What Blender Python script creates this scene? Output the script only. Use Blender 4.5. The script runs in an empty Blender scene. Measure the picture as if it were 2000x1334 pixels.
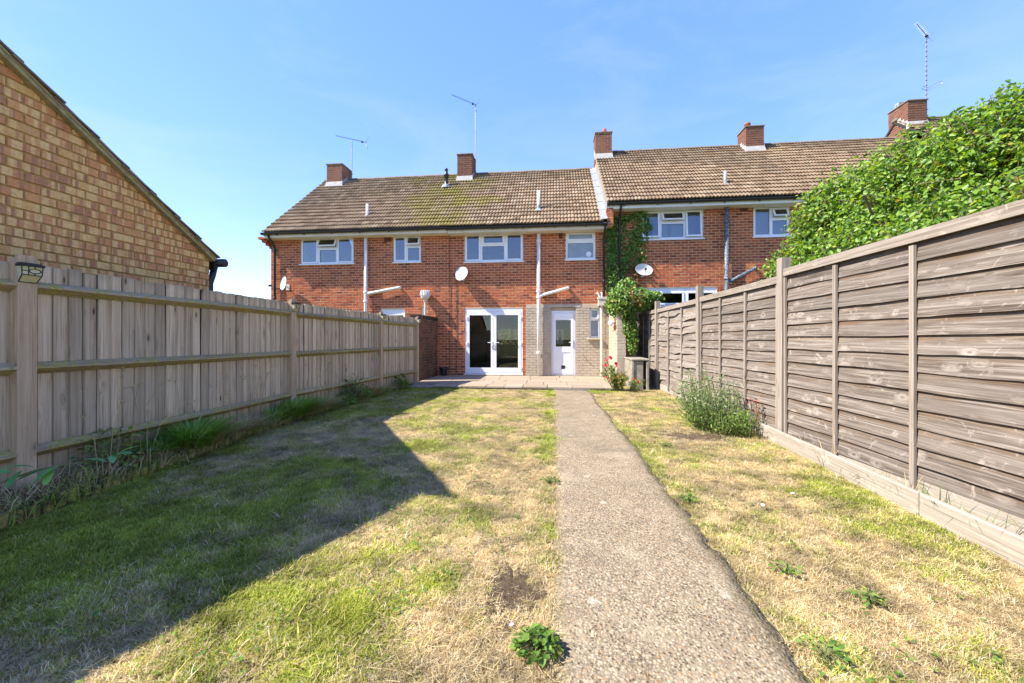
import bpy, bmesh, math, random
import numpy as np
from mathutils import Vector, Matrix, Euler

random.seed(7); rng = np.random.default_rng(7)
sc = bpy.context.scene
col = sc.collection
R = math.radians

# ------------------------------------------------------------------ camera, sky, sun, exposure
cam_d = bpy.data.cameras.new('camera'); cam = bpy.data.objects.new('camera', cam_d); col.objects.link(cam)
cam.location = (0, 0, 1.21); cam.rotation_euler = (R(90), 0, R(6))
cam_d.sensor_width = 36; cam_d.lens = 13.68; cam_d.shift_y = -0.002; cam_d.clip_start = 0.05; cam_d.clip_end = 3000
sc.camera = cam

SUN = Vector((-0.88, -0.27, 1.0)).normalized()          # direction towards the sun
elev = math.asin(SUN.z); azim = math.atan2(SUN.x, SUN.y)
world = bpy.data.worlds.new('World'); sc.world = world; world.use_nodes = True
wn = world.node_tree.nodes; wl = world.node_tree.links
sky = wn.new('ShaderNodeTexSky'); sky.sky_type = 'NISHITA'; sky.sun_disc = False
sky.sun_elevation = elev; sky.sun_rotation = azim
sky.altitude = 500; sky.air_density = 0.9; sky.dust_density = 0.1; sky.ozone_density = 2.5
gam = wn.new('ShaderNodeGamma'); gam.inputs[1].default_value = 0.44; hsv = wn.new('ShaderNodeHueSaturation')     # one even grade over the whole sky
hsv.inputs['Saturation'].default_value = 1.95; hsv.inputs['Hue'].default_value = 0.527
wl.new(sky.outputs[0], gam.inputs[0]); wl.new(gam.outputs[0], hsv.inputs['Color']); 
tcw = wn.new('ShaderNodeTexCoord'); mp = wn.new('ShaderNodeMapping'); mp.inputs['Scale'].default_value = (1.2, 2.2, 4.5); nz = wn.new('ShaderNodeTexNoise'); nz.inputs['Scale'].default_value = 1.6; nz.inputs['Detail'].default_value = 7; nz.inputs['Roughness'].default_value = 0.62; nz.inputs['Distortion'].default_value = 0.5
rmp = wn.new('ShaderNodeMapRange'); rmp.inputs[1].default_value = 0.46; rmp.inputs[2].default_value = 0.78; rmp.inputs[3].default_value = 0.0; rmp.inputs[4].default_value = 0.22; mxw = wn.new('ShaderNodeMix'); mxw.data_type = 'RGBA'; mxw.inputs[7].default_value = (1.0, 1.12, 1.35, 1)     # faint high wisps over the whole sky
wl.new(tcw.outputs['Generated'], mp.inputs[0]); wl.new(mp.outputs[0], nz.inputs['Vector']); wl.new(nz.outputs['Fac'], rmp.inputs[0]); wl.new(rmp.outputs[0], mxw.inputs[0]); wl.new(hsv.outputs[0], mxw.inputs[6]); wl.new(mxw.outputs[2], wn['Background'].inputs[0]); wn['Background'].inputs[1].default_value = 0.15
sun_d = bpy.data.lights.new('sun', 'SUN'); sun_d.energy = 2.0; sun_d.angle = R(0.5); sun_d.color = (1.0, 0.93, 0.82)
sun = bpy.data.objects.new('sun', sun_d); col.objects.link(sun)
sun.rotation_euler = (-SUN).to_track_quat('-Z', 'Y').to_euler(); sun.location = (-8, -3, 12)
vs = sc.view_settings; vs.view_transform = 'Standard'; vs.look = 'None'; vs.gamma = 1; vs.use_curve_mapping = False
vs.exposure = 2.65
sc.cycles.max_bounces = 16; sc.cycles.diffuse_bounces = 10; sc.cycles.transparent_max_bounces = 12

# ------------------------------------------------------------------ mesh helpers
class MB:
    def __init__(s): s.v = []; s.f = []
    def add(s, vs_, fs_):
        o = len(s.v); s.v += [tuple(p) for p in vs_]; s.f += [tuple(i + o for i in f) for f in fs_]
    def quad(s, a, b, c, d): s.add((a, b, c, d), ((0, 1, 2, 3),))
    def box(s, x0, x1, y0, y1, z0, z1):
        s.add([(x0,y0,z0),(x1,y0,z0),(x1,y1,z0),(x0,y1,z0),(x0,y0,z1),(x1,y0,z1),(x1,y1,z1),(x0,y1,z1)],
              [(0,3,2,1),(4,5,6,7),(0,1,5,4),(1,2,6,5),(2,3,7,6),(3,0,4,7)])
    def hexa(s, p):   # 8 points, bottom ring then top ring
        s.add(p, [(0,3,2,1),(4,5,6,7),(0,1,5,4),(1,2,6,5),(2,3,7,6),(3,0,4,7)])
    def tube(s, pts, r, n=8, caps=True):
        pts = [Vector(p) for p in pts]; rr = r if isinstance(r, (list, tuple)) else [r] * len(pts)
        rings = []; up = None
        for i, p in enumerate(pts):
            t = (pts[min(i+1, len(pts)-1)] - pts[max(i-1, 0)])
            t = t.normalized() if t.length > 1e-9 else Vector((0, 0, 1))
            if up is None: up = t.orthogonal().normalized()
            up = (up - t * up.dot(t)); up = up.normalized() if up.length > 1e-6 else t.orthogonal().normalized()
            b = t.cross(up)
            rings.append([p + (up * math.cos(2*math.pi*k/n) + b * math.sin(2*math.pi*k/n)) * rr[i] for k in range(n)])
        vv = [q for rg in rings for q in rg]; ff = []
        for i in range(len(pts)-1):
            for k in range(n):
                ff.append((i*n+k, i*n+(k+1) % n, (i+1)*n+(k+1) % n, (i+1)*n+k))
        if caps: ff.append(tuple(range(n))[::-1]); ff.append(tuple((len(pts)-1)*n + k for k in range(n)))
        s.add(vv, ff)
    def lathe(s, prof, c, n=14):   # prof: list of (r, z), axis vertical
        vv = []; ff = []
        for (r, z) in prof:
            vv += [(c[0] + r*math.cos(2*math.pi*k/n), c[1] + r*math.sin(2*math.pi*k/n), c[2] + z) for k in range(n)]
        for i in range(len(prof)-1):
            for k in range(n): ff.append((i*n+k, i*n+(k+1) % n, (i+1)*n+(k+1) % n, (i+1)*n+k))
        ff.append(tuple(range(n))[::-1]); ff.append(tuple((len(prof)-1)*n + k for k in range(n)))
        s.add(vv, ff)
    def mesh(s, name, m=None, smooth=False):
        me = bpy.data.meshes.new(name); me.from_pydata(s.v, [], s.f); me.update()
        if m: me.materials.append(m)
        if smooth:
            me.polygons.foreach_set('use_smooth', [True] * len(me.polygons))
        return me
    def build(s, name, m, parent=None, smooth=False, bevel=0):
        o = bpy.data.objects.new(name, s.mesh(name, m, smooth)); col.objects.link(o)
        if parent is not None: o.parent = parent
        if bevel:
            b = o.modifiers.new('bevel', 'BEVEL'); b.width = bevel; b.segments = 1; b.limit_method = 'ANGLE'
        return o

def inst(name, me, parent, loc, rot=(0, 0, 0), scale=(1, 1, 1)):
    o = bpy.data.objects.new(name, me); col.objects.link(o); o.parent = parent
    o.location = loc; o.rotation_euler = rot; o.scale = scale; return o
def tag(o, label=None, cat=None, group=None, kind=None):
    if label: o['label'] = label
    if cat: o['category'] = cat
    if group: o['group'] = group
    if kind: o['kind'] = kind
    return o
def thing(name, label, cat, loc=(0, 0, 0), group=None):
    o = bpy.data.objects.new(name, None); col.objects.link(o); o.location = loc; o.empty_display_size = 0.1
    return tag(o, label, cat, group)
def np_mesh(name, V, F, m, parent=None, smooth=False):      # V (n,3), F (k,q)
    me = bpy.data.meshes.new(name); V = np.asarray(V, dtype=np.float32); F = np.asarray(F, dtype=np.int32)
    q = F.shape[1]
    me.vertices.add(len(V)); me.vertices.foreach_set('co', V.ravel())
    me.loops.add(F.size); me.loops.foreach_set('vertex_index', F.ravel())
    me.polygons.add(len(F)); me.polygons.foreach_set('loop_start', np.arange(0, F.size, q, dtype=np.int32))
    me.polygons.foreach_set('loop_total', np.full(len(F), q, dtype=np.int32))
    if smooth: me.polygons.foreach_set('use_smooth', np.ones(len(F), dtype=bool))
    me.update(calc_edges=True); me.validate()
    if m: me.materials.append(m)
    o = bpy.data.objects.new(name, me); col.objects.link(o)
    if parent is not None: o.parent = parent
    return o

# ------------------------------------------------------------------ material helpers
class NT:
    def __init__(s, name):
        s.m = bpy.data.materials.new(name); s.m.use_nodes = True; s.t = s.m.node_tree
        s.b = s.t.nodes['Principled BSDF']; s.out = s.t.nodes['Material Output']
    def n(s, typ, **kw):
        x = s.t.nodes.new(typ)
        for k, v in kw.items():
            if k.startswith('i_'): x.inputs[k[2:].replace('_', ' ')].default_value = v
            else: setattr(x, k, v)
        return x
    def l(s, a, b): s.t.links.new(a, b)
    def co(s, kind='Object'): return s.n('ShaderNodeTexCoord').outputs[kind]
    def pos(s): return s.n('ShaderNodeNewGeometry').outputs['Position']
    def scale(s, v, sx, sy, sz):
        m = s.n('ShaderNodeVectorMath', operation='MULTIPLY'); s.l(v, m.inputs[0]); m.inputs[1].default_value = (sx, sy, sz); return m.outputs[0]
    def addv(s, a, b):
        m = s.n('ShaderNodeVectorMath', operation='ADD'); s.l(a, m.inputs[0])
        if hasattr(b, 'links'): s.l(b, m.inputs[1])
        else: m.inputs[1].default_value = b
        return m.outputs[0]
    def noise(s, v, sc_, det=3, rough=0.55, out='Fac', dist=0.0):
        x = s.n('ShaderNodeTexNoise'); x.inputs['Scale'].default_value = sc_; x.inputs['Detail'].default_value = det
        x.inputs['Roughness'].default_value = rough; x.inputs['Distortion'].default_value = dist
        if v is not None: s.l(v, x.inputs['Vector'])
        return x.outputs[out]
    def voro(s, v, sc_, out='Distance', feature='F1', rnd=1.0):
        x = s.n('ShaderNodeTexVoronoi', feature=feature); x.inputs['Scale'].default_value = sc_; x.inputs['Randomness'].default_value = rnd
        s.l(v, x.inputs['Vector']); return x.outputs[out]
    def ramp(s, f, stops, interp='LINEAR'):
        x = s.n('ShaderNodeValToRGB'); x.color_ramp.interpolation = interp; e = x.color_ramp.elements
        while len(e) < len(stops): e.new(0.5)
        for el, (p, c) in zip(e, stops):
            el.position = p; el.color = (c[0], c[1], c[2], 1) if hasattr(c, '__len__') else (c, c, c, 1)
        s.l(f, x.inputs[0]); return x.outputs[0]
    def mix(s, f, a, b, mode='MIX'):
        x = s.n('ShaderNodeMix', data_type='RGBA', blend_type=mode)
        for v, i in ((f, 0), (a, 6), (b, 7)):
            if hasattr(v, 'links'): s.l(v, x.inputs[i])
            elif i == 0: x.inputs[0].default_value = v
            else: x.inputs[i].default_value = (v[0], v[1], v[2], 1)
        return x.outputs[2]
    def math(s, op, a, b=0.0, c=None):
        x = s.n('ShaderNodeMath', operation=op)
        for i, v in enumerate((a, b) + ((c,) if c is not None else ())):
            if hasattr(v, 'links'): s.l(v, x.inputs[i])
            else: x.inputs[i].default_value = v
        return x.outputs[0]
    def rnd(s):     # one random number per loose piece and per object
        a = s.n('ShaderNodeNewGeometry').outputs['Random Per Island']; b = s.n('ShaderNodeObjectInfo').outputs['Random']
        return s.math('FRACT', s.math('ADD', a, b))
    def orand(s): return s.n('ShaderNodeObjectInfo').outputs['Random']
    def sep(s, v):
        x = s.n('ShaderNodeSeparateXYZ'); s.l(v, x.inputs[0]); return x.outputs
    def bump(s, h, st=0.5, dist=0.01):
        x = s.n('ShaderNodeBump'); x.inputs['Strength'].default_value = st; x.inputs['Distance'].default_value = dist
        s.l(h, x.inputs['Height']); s.l(x.outputs[0], s.b.inputs['Normal'])
    def done(s, colr, rough=0.8, spec=0.3):
        if hasattr(colr, 'links'): s.l(colr, s.b.inputs['Base Color'])
        else: s.b.inputs['Base Color'].default_value = (*colr, 1)
        if hasattr(rough, 'links'): s.l(rough, s.b.inputs['Roughness'])
        else: s.b.inputs['Roughness'].default_value = rough
        s.b.inputs['Specular IOR Level'].default_value = spec
        return s.m

def plain(name, c, rough=0.6, spec=0.4, dirt=0.12, sc_=6.0, metal=0.0):
    t = NT(name); f = t.noise(t.pos(), sc_, 5, 0.65)
    k = t.ramp(f, [(0.3, tuple(x*(1-dirt) for x in c)), (0.7, tuple(min(1, x*(1+dirt*0.6)) for x in c))])
    t.b.inputs['Metallic'].default_value = metal
    return t.done(k, rough, spec)

def brick_mat(name, stops, stain=0.25, streak=None, dark=(0.05, 0.035, 0.025), light=0.0):
    t = NT(name); r = t.rnd(); p = t.pos()
    c = t.ramp(r, stops)
    c = t.mix(t.math('MULTIPLY', t.noise(p, 60, 4, 0.7), 0.35), c, tuple(x*0.55 for x in stops[0][1]))
    st = t.ramp(t.noise(p, 1.1, 5, 0.65), [(0.48, 0), (0.72, 1)])
    c = t.mix(t.math('MULTIPLY', st, stain), c, dark)
    if light:
        lt = t.ramp(t.noise(t.addv(p, (31, 7, 3)), 1.7, 5, 0.7), [(0.55, 0), (0.78, 1)])
        c = t.mix(t.math('MULTIPLY', lt, light), c, (0.55, 0.36, 0.26))
    t.bump(t.noise(p, 140, 4, 0.7), 0.5, 0.004)
    return t.done(c, 0.9, 0.2)

M = {}
M['brick'] = brick_mat('red_brick', [(0.0, (0.24, 0.058, 0.026)), (0.2, (0.43, 0.112, 0.042)), (0.42, (0.52, 0.145, 0.055)), (0.62, (0.40, 0.112, 0.048)), (0.78, (0.55, 0.19, 0.065)), (0.88, (0.20, 0.055, 0.028)), (1.0, (0.49, 0.145, 0.06))], 0.30, light=0.14)
t = NT('mortar'); p = t.pos()
M['mortar'] = t.done(t.ramp(t.noise(p, 3, 5, 0.7), [(0.3, (0.54, 0.33, 0.19)), (0.7, (0.68, 0.45, 0.27))]), 0.95, 0.1)
M['brick_dark'] = brick_mat('weathered_brick', [(0, (0.10, 0.055, 0.035)), (0.4, (0.17, 0.085, 0.05)), (0.7, (0.22, 0.10, 0.055)), (1, (0.12, 0.075, 0.05))], 0.75, dark=(0.035, 0.028, 0.022))
t = NT('dark_mortar'); M['mortar_dark'] = t.done(t.ramp(t.noise(t.pos(), 4, 5, 0.7), [(0.35, (0.06, 0.05, 0.035)), (0.7, (0.26, 0.19, 0.12))]), 0.95, 0.1)
M['brick_chim'] = brick_mat('chimney_brick', [(0, (0.17, 0.075, 0.05)), (0.5, (0.26, 0.115, 0.075)), (1, (0.21, 0.10, 0.07))], 0.55, dark=(0.10, 0.085, 0.045))
# banded rustic bricks of the neighbour's gable: red, purple and cream bands across each brick
t = NT('banded_brick'); r = t.rnd(); p = t.pos(); s3 = t.sep(p)
base = t.ramp(r, [(0, (0.60, 0.235, 0.085)), (0.25, (0.70, 0.35, 0.12)), (0.5, (0.62, 0.255, 0.105)), (0.75, (0.74, 0.44, 0.145)), (1, (0.56, 0.245, 0.09))])
al = t.math('ADD', t.math('MULTIPLY', s3[1], 15.0), t.math('MULTIPLY', r, 37.0))
cx = t.n('ShaderNodeCombineXYZ'); t.l(al, cx.inputs[0]); t.l(t.math('MULTIPLY', r, 91.0), cx.inputs[1])
band = t.ramp(t.noise(cx.outputs[0], 1.0, 1, 0.4), [(0.52, 0), (0.57, 1)])
band2 = t.ramp(t.noise(t.addv(cx.outputs[0], (17, 5, 0)), 1.2, 1, 0.4), [(0.54, 0), (0.6, 1)])
c = t.mix(t.math('MULTIPLY', band2, 0.7), base, (0.36, 0.14, 0.085))
c = t.mix(t.math('MULTIPLY', band, 0.8), c, (0.84, 0.56, 0.22))
gv = t.noise(t.scale(p, 12, 12, 140), 1.0, 2, 0.6)
c = t.mix(t.math('MULTIPLY', t.ramp(gv, [(0.4, 0), (0.7, 1)]), 0.25), c, (0.72, 0.54, 0.33))
c = t.mix(t.math('MULTIPLY', t.ramp(t.noise(p, 35, 4, 0.7), [(0.47, 0), (0.68, 1)]), 0.5), c, (0.36, 0.18, 0.07)); c = t.mix(t.math('MULTIPLY', t.ramp(t.noise(p, 2.2, 5, 0.7), [(0.5, 0), (0.7, 1)]), 0.3), c, (0.24, 0.14, 0.06))
t.bump(gv, 0.6, 0.004); M['brick_band'] = t.done(c, 0.9, 0.2)
t = NT('olive_mortar'); M['mortar_olive'] = t.done(t.ramp(t.noise(t.pos(), 8, 5, 0.7), [(0.3, (0.30, 0.19, 0.06)), (0.7, (0.46, 0.31, 0.11))]), 0.95, 0.1)
t = NT('beige_paint'); p = t.pos(); c = t.ramp(t.noise(p, 2.2, 6, 0.7), [(0.3, (0.37, 0.30, 0.215)), (0.6, (0.47, 0.395, 0.295)), (0.8, (0.54, 0.46, 0.355))])
c = t.mix(t.ramp(t.noise(p, 28, 4, 0.7), [(0.62, 0), (0.75, 0.5)]), c, (0.30, 0.25, 0.19))
t.bump(t.noise(p, 70, 4, 0.7), 0.5, 0.006); M['beige'] = t.done(c, 0.75, 0.3)

# roof tiles with moss and lichen
def tile_mat(name, moss_x, dim=1.0):
    t = NT(name); r = t.rnd(); p = t.pos(); s3 = t.sep(p)
    c = t.ramp(r, [(0, (0.17, 0.118, 0.074)), (0.3, (0.25, 0.178, 0.115)), (0.6, (0.30, 0.22, 0.145)), (0.85, (0.22, 0.165, 0.115)), (1, (0.36, 0.28, 0.19))])
    c = t.mix(1.0, c, (dim, dim*0.97, dim*0.93), 'MULTIPLY')
    c = t.mix(t.math('MULTIPLY', t.noise(p, 45, 4, 0.75), 0.45), c, (0.10, 0.07, 0.045))
    li = t.ramp(t.noise(p, 14, 4, 0.75), [(0.60, 0), (0.72, 1)])
    c = t.mix(t.math('MULTIPLY', li, 0.5), c, (0.42, 0.36, 0.25))
    g = t.noise(p, 0.8, 4, 0.65); g2 = t.noise(p, 9, 5, 0.75)
    if moss_x is not None:
        dx = t.math('DIVIDE', t.math('SUBTRACT', s3[0], moss_x[0]), moss_x[1])
        bump_ = t.math('POWER', 2.718, t.math('MULTIPLY', t.math('MULTIPLY', dx, dx), -1.0))
        g = t.math('ADD', t.math('MULTIPLY', g, 0.75), t.math('MULTIPLY', bump_, moss_x[2]))
    lo = 0.60 if moss_x is not None else 0.70
    mk = t.ramp(t.math('ADD', t.math('MULTIPLY', g, 0.7), t.math('MULTIPLY', g2, 0.45)), [(lo, 0), (lo+0.12, 1)])
    c = t.mix(t.math('MULTIPLY', mk, 0.85), c, t.ramp(t.noise(p, 30, 3, 0.6), [(0.3, (0.12, 0.105, 0.02)), (0.7, (0.27, 0.235, 0.045))]))
    t.bump(t.noise(p, 90, 4, 0.7), 0.5, 0.006)
    return t.done(c, 0.95, 0.15)
M['tile'] = tile_mat('roof_tile_mossy', (-4.0, 2.3, 0.27))
M['tile_r'] = tile_mat('roof_tile_brown', None, 0.82)
M['felt'] = plain('roof_felt', (0.045, 0.04, 0.035), 0.95, 0.1)
M['ridge'] = plain('ridge_clay', (0.20, 0.16, 0.12), 0.9, 0.2, 0.35, 9)
M['white'] = plain('white_upvc', (0.80, 0.80, 0.81), 0.35, 0.5, 0.05, 3)
M['cream'] = plain('cream_paint', (0.72, 0.66, 0.55), 0.6, 0.3, 0.14, 3)
M['pipe'] = plain('pipe_white', (0.74, 0.72, 0.67), 0.45, 0.4, 0.14, 8)
M['pipe_cream'] = plain('pipe_cream', (0.60, 0.52, 0.42), 0.6, 0.3, 0.2, 10)
M['black'] = plain('black_plastic', (0.018, 0.019, 0.022), 0.4, 0.5, 0.2)
t = NT('flaking_iron'); M['iron'] = t.done(t.ramp(t.noise(t.pos(), 22, 5, 0.8), [(0.42, (0.04, 0.055, 0.07)), (0.52, (0.10, 0.13, 0.16)), (0.62, (0.36, 0.40, 0.44))]), 0.6, 0.4)
M['lead'] = plain('lead', (0.26, 0.275, 0.295), 0.6, 0.4, 0.25, 10)
M['flash'] = plain('mortar_flaunching', (0.40, 0.385, 0.36), 0.9, 0.2, 0.25, 12)
M['terracotta'] = plain('terracotta', (0.36, 0.10, 0.05), 0.7, 0.3, 0.3, 12)
M['steel'] = plain('galvanised', (0.30, 0.31, 0.33), 0.45, 0.5, 0.3, 14, 0.6)
M['dish'] = plain('dish_grey', (0.62, 0.63, 0.63), 0.5, 0.4, 0.1, 8)
M['dish_pale'] = plain('dish_cream', (0.62, 0.60, 0.54), 0.55, 0.4, 0.15, 8)
M['room'] = plain('room_wall', (0.42, 0.39, 0.35), 0.9, 0.1)
M['room_floor'] = plain('room_floor', (0.20, 0.13, 0.08), 0.6, 0.3)
M['curtain'] = plain('net_curtain', (0.66, 0.68, 0.74), 0.9, 0.1, 0.05)
M['furn'] = plain('pale_wood', (0.50, 0.31, 0.12), 0.5, 0.4, 0.2)
M['dried'] = plain('dried_flowers', (0.55, 0.36, 0.16), 0.9, 0.1, 0.3, 30)
M['brown_vent'] = plain('air_brick', (0.12, 0.05, 0.035), 0.9, 0.1)
M['concrete'] = plain('weathered_concrete', (0.29, 0.26, 0.21), 0.95, 0.15, 0.5, 7)
M['cement'] = plain('cement', (0.30, 0.27, 0.22), 0.95, 0.15, 0.4, 14)
M['cable'] = plain('cable', (0.05, 0.03, 0.025), 0.6, 0.3)
M['screw'] = plain('chrome', (0.55, 0.55, 0.57), 0.25, 0.5, 0.1, 8, 0.8)
# glass: clear with a mirror-like reflection that grows at grazing angles
def glass_mat(name, tint, ior, extra):
    t = NT(name); t.t.nodes.remove(t.b)
    tr = t.n('ShaderNodeBsdfTransparent'); tr.inputs[0].default_value = (*tint, 1)
    gl = t.n('ShaderNodeBsdfGlossy'); gl.inputs['Roughness'].default_value = 0.0
    fr = t.n('ShaderNodeFresnel'); fr.inputs[0].default_value = ior
    mx = t.n('ShaderNodeMixShader'); t.l(t.math('ADD', fr.outputs[0], extra), mx.inputs[0])
    t.l(tr.outputs[0], mx.inputs[1]); t.l(gl.outputs[0], mx.inputs[2]); t.l(mx.outputs[0], t.out.inputs[0]); return t.m
M['glass'] = glass_mat('window_glass', (0.62, 0.68, 0.72), 1.6, 0.10)
M['glass_dark'] = glass_mat('door_glass', (0.70, 0.72, 0.72), 1.5, 0.02)
t = NT('frosted_glass'); M['frost'] = t.done(t.ramp(t.noise(t.pos(), 5, 3), [(0.3, (0.20, 0.26, 0.30)), (0.7, (0.28, 0.34, 0.38))]), 0.25, 0.6)

# timber
def wood_mat(name, axis, cols, knot, brown=None, lichen=0.0, grain=1.0, vary=0.5, damp=False):
    t = NT(name); o = t.co('Object'); r = t.orand()
    off = t.n('ShaderNodeCombineXYZ'); t.l(t.math('MULTIPLY', r, 53.0), off.inputs[0]); t.l(t.math('MULTIPLY', r, 91.0), off.inputs[1]); t.l(t.math('MULTIPLY', r, 37.0), off.inputs[2])
    v = t.addv(o, off.outputs[0])
    st = {'X': (1.3, 60, 60), 'Z': (60, 60, 1.3)}[axis]; lo = {'X': (0.9, 11, 11), 'Z': (11, 11, 0.9)}[axis]
    kn = {'X': (4.2, 8.0, 8.0), 'Z': (9.0, 9.0, 3.0)}[axis]
    kd = t.voro(t.scale(v, *kn), 1.0); km = t.ramp(kd, [(0.05, 1), (0.13, 0)]); kh = t.ramp(kd, [(0.08, 1), (0.36, 0)])
    pr_ = t.ramp(t.noise(t.scale(v, *[k*0.5 for k in kn]), 1.0, 1), [(0.45, 0), (0.53, 1)])
    kw = t.math('MULTIPLY', kh, pr_)
    warp = t.noise(t.scale(v, *lo), 1.0, 2, 0.5, 'Color')
    kv = t.n('ShaderNodeCombineXYZ'); t.l(t.math('MULTIPLY', kw, 2.0), kv.inputs[1]); t.l(t.math('MULTIPLY', kw, 2.0), kv.inputs[0 if axis == 'Z' else 2])
    wv = t.addv(t.addv(t.scale(v, *[k*grain for k in st]), t.scale(warp, 2.0, 2.0, 2.0)), kv.outputs[0])      # grain bends round the knots
    g = t.noise(wv, 1.0, 5, 0.72)
    c = t.ramp(g, [(0.34, cols[0]), (0.5, cols[1]), (0.65, cols[2])])
    big = t.noise(t.scale(v, *lo), 1.0, 4, 0.65); c = t.mix(t.math('MULTIPLY', t.ramp(big, [(0.40, 0), (0.62, 1)]), 0.5), c, cols[3])
    crack = t.noise(t.scale(v, *[k*1.9 if k > 5 else k*0.8 for k in st]), 1.0, 2, 0.5); c = t.mix(t.math('MULTIPLY', t.ramp(crack, [(0.64, 0), (0.70, 1)]), 0.55), c, tuple(x*0.4 for x in cols[0]))
    if brown:
        z = t.sep(o)[2]
        bz = t.math('ADD', t.math('MULTIPLY', z, brown[1]), t.math('SUBTRACT', t.noise(t.scale(v, 2.5, 10, 10), 1.0, 4, 0.65), 0.5 + brown[2]))
        c = t.mix(t.math('MULTIPLY', t.ramp(bz, [(0.0, 0), (0.35, 1)]), 0.85), c, t.mix(g, brown[0], tuple(x*1.7 for x in brown[0])))
    if knot == 'pale':
        pale = t.noise(t.scale(v, *[k*0.7 for k in st]), 1.0, 3, 0.6)
        c = t.mix(t.math('MULTIPLY', t.math('MULTIPLY', kw, pale), 0.85), c, tuple(min(.6, x*1.5) for x in cols[2])); c = t.mix(t.math('MULTIPLY', t.math('MULTIPLY', km, pr_), 0.7), c, tuple(x*0.8 for x in cols[0]))
        # pale weathered streaks, in columns down a panel where saw-marks run across neighbouring boards
        sk = t.ramp(t.noise(t.addv(t.scale(o, 7, 9, 9), t.scale(off.outputs[0], .01, .05, .05)), 1.0, 4, 0.7, dist=1.2), [(0.60, 0), (0.72, 1)])
        c = t.mix(t.math('MULTIPLY', sk, 0.6), c, tuple(min(.6, x*1.6) for x in cols[2]))
    else:
        c = t.mix(t.math('MULTIPLY', kw, 0.5), c, cols[0]); c = t.mix(t.math('MULTIPLY', t.math('MULTIPLY', km, pr_), 0.85), c, (0.05, 0.035, 0.025))
    bright = t.math('ADD', 1.0 - vary*0.5, t.math('MULTIPLY', t.math('FRACT', t.math('MULTIPLY', r, 7.77)), vary))
    hb = t.n('ShaderNodeHueSaturation'); t.l(bright, hb.inputs['Value']); t.l(c, hb.inputs['Color']); c = hb.outputs[0]
    if damp:     # green-grey algae creeping up from the ground and down from the top
        p = t.pos(); z = t.sep(p)[2]; n_ = t.noise(t.scale(p, 6, 6, 1.6), 1.0, 5, 0.7)
        lowm = t.ramp(t.math('ADD', t.math('MULTIPLY', z, -1.1), t.math('ADD', n_, 0.05)), [(0.0, 0), (0.5, 1)]); top = t.ramp(t.math('ADD', t.math('MULTIPLY', t.math('SUBTRACT', z, 1.72), 3.0), n_), [(0.5, 0), (0.8, 1)])
        c = t.mix(t.math('MULTIPLY', lowm, 0.55), c, (0.17, 0.135, 0.065)); c = t.mix(t.math('MULTIPLY', top, 0.45), c, (0.22, 0.20, 0.11))
    if lichen:
        p = t.pos(); lm = t.ramp(t.noise(p, 11, 5, 0.75), [(0.5 - lichen*0.12, 0), (0.62 - lichen*0.1, 1)])
        c = t.mix(t.math('MULTIPLY', lm, 0.85), c, t.ramp(t.noise(p, 40, 3), [(0.3, (0.20, 0.17, 0.045)), (0.7, (0.50, 0.43, 0.11))]))
    t.bump(g, 0.6, 0.004)
    return t.done(c, 0.88, 0.2)
M['board'] = wood_mat('grey_board', 'Z', [(0.32, 0.22, 0.125), (0.60, 0.465, 0.305), (0.72, 0.59, 0.42), (0.50, 0.41, 0.285)], 'dark', vary=0.5, damp=True)
M['post_l'] = wood_mat('post_brown', 'Z', [(0.33, 0.22, 0.125), (0.52, 0.375, 0.23), (0.64, 0.49, 0.315), (0.46, 0.335, 0.21)], 'dark', vary=0.15)
M['rail'] = wood_mat('mossy_rail', 'X', [(0.22, 0.155, 0.085), (0.36, 0.27, 0.165), (0.48, 0.385, 0.265), (0.34, 0.27, 0.185)], 'dark', lichen=0.5)
M['slat'] = wood_mat('weathered_slat', 'X', [(0.055, 0.041, 0.030), (0.15, 0.122, 0.098), (0.285, 0.25, 0.213), (0.20, 0.172, 0.145)], 'pale', brown=((0.10, 0.058, 0.028), 5.0, 0.02), vary=0.4)
M['slat_old'] = wood_mat('silvered_slat', 'X', [(0.085, 0.064, 0.048), (0.19, 0.158, 0.128), (0.32, 0.285, 0.245), (0.24, 0.21, 0.18)], 'pale', brown=((0.13, 0.08, 0.042), 3.8, 0.10), vary=0.3)
M['post_r'] = wood_mat('silvered_post', 'Z', [(0.17, 0.13, 0.095), (0.27, 0.225, 0.18), (0.36, 0.315, 0.265), (0.28, 0.24, 0.20)], 'dark', vary=0.15)
M['rail_r'] = wood_mat('silvered_rail', 'X', [(0.15, 0.115, 0.085), (0.25, 0.208, 0.165), (0.35, 0.305, 0.255), (0.27, 0.23, 0.19)], 'pale')
M['gravelboard'] = wood_mat('pale_edging_board', 'X', [(0.24, 0.205, 0.155), (0.36, 0.315, 0.25), (0.44, 0.395, 0.325), (0.35, 0.31, 0.255)], 'pale', vary=0.2)
M['log'] = wood_mat('mossy_log', 'Z', [(0.07, 0.06, 0.022), (0.13, 0.115, 0.04), (0.20, 0.175, 0.07), (0.10, 0.085, 0.04)], 'dark', lichen=0.5)

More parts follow.
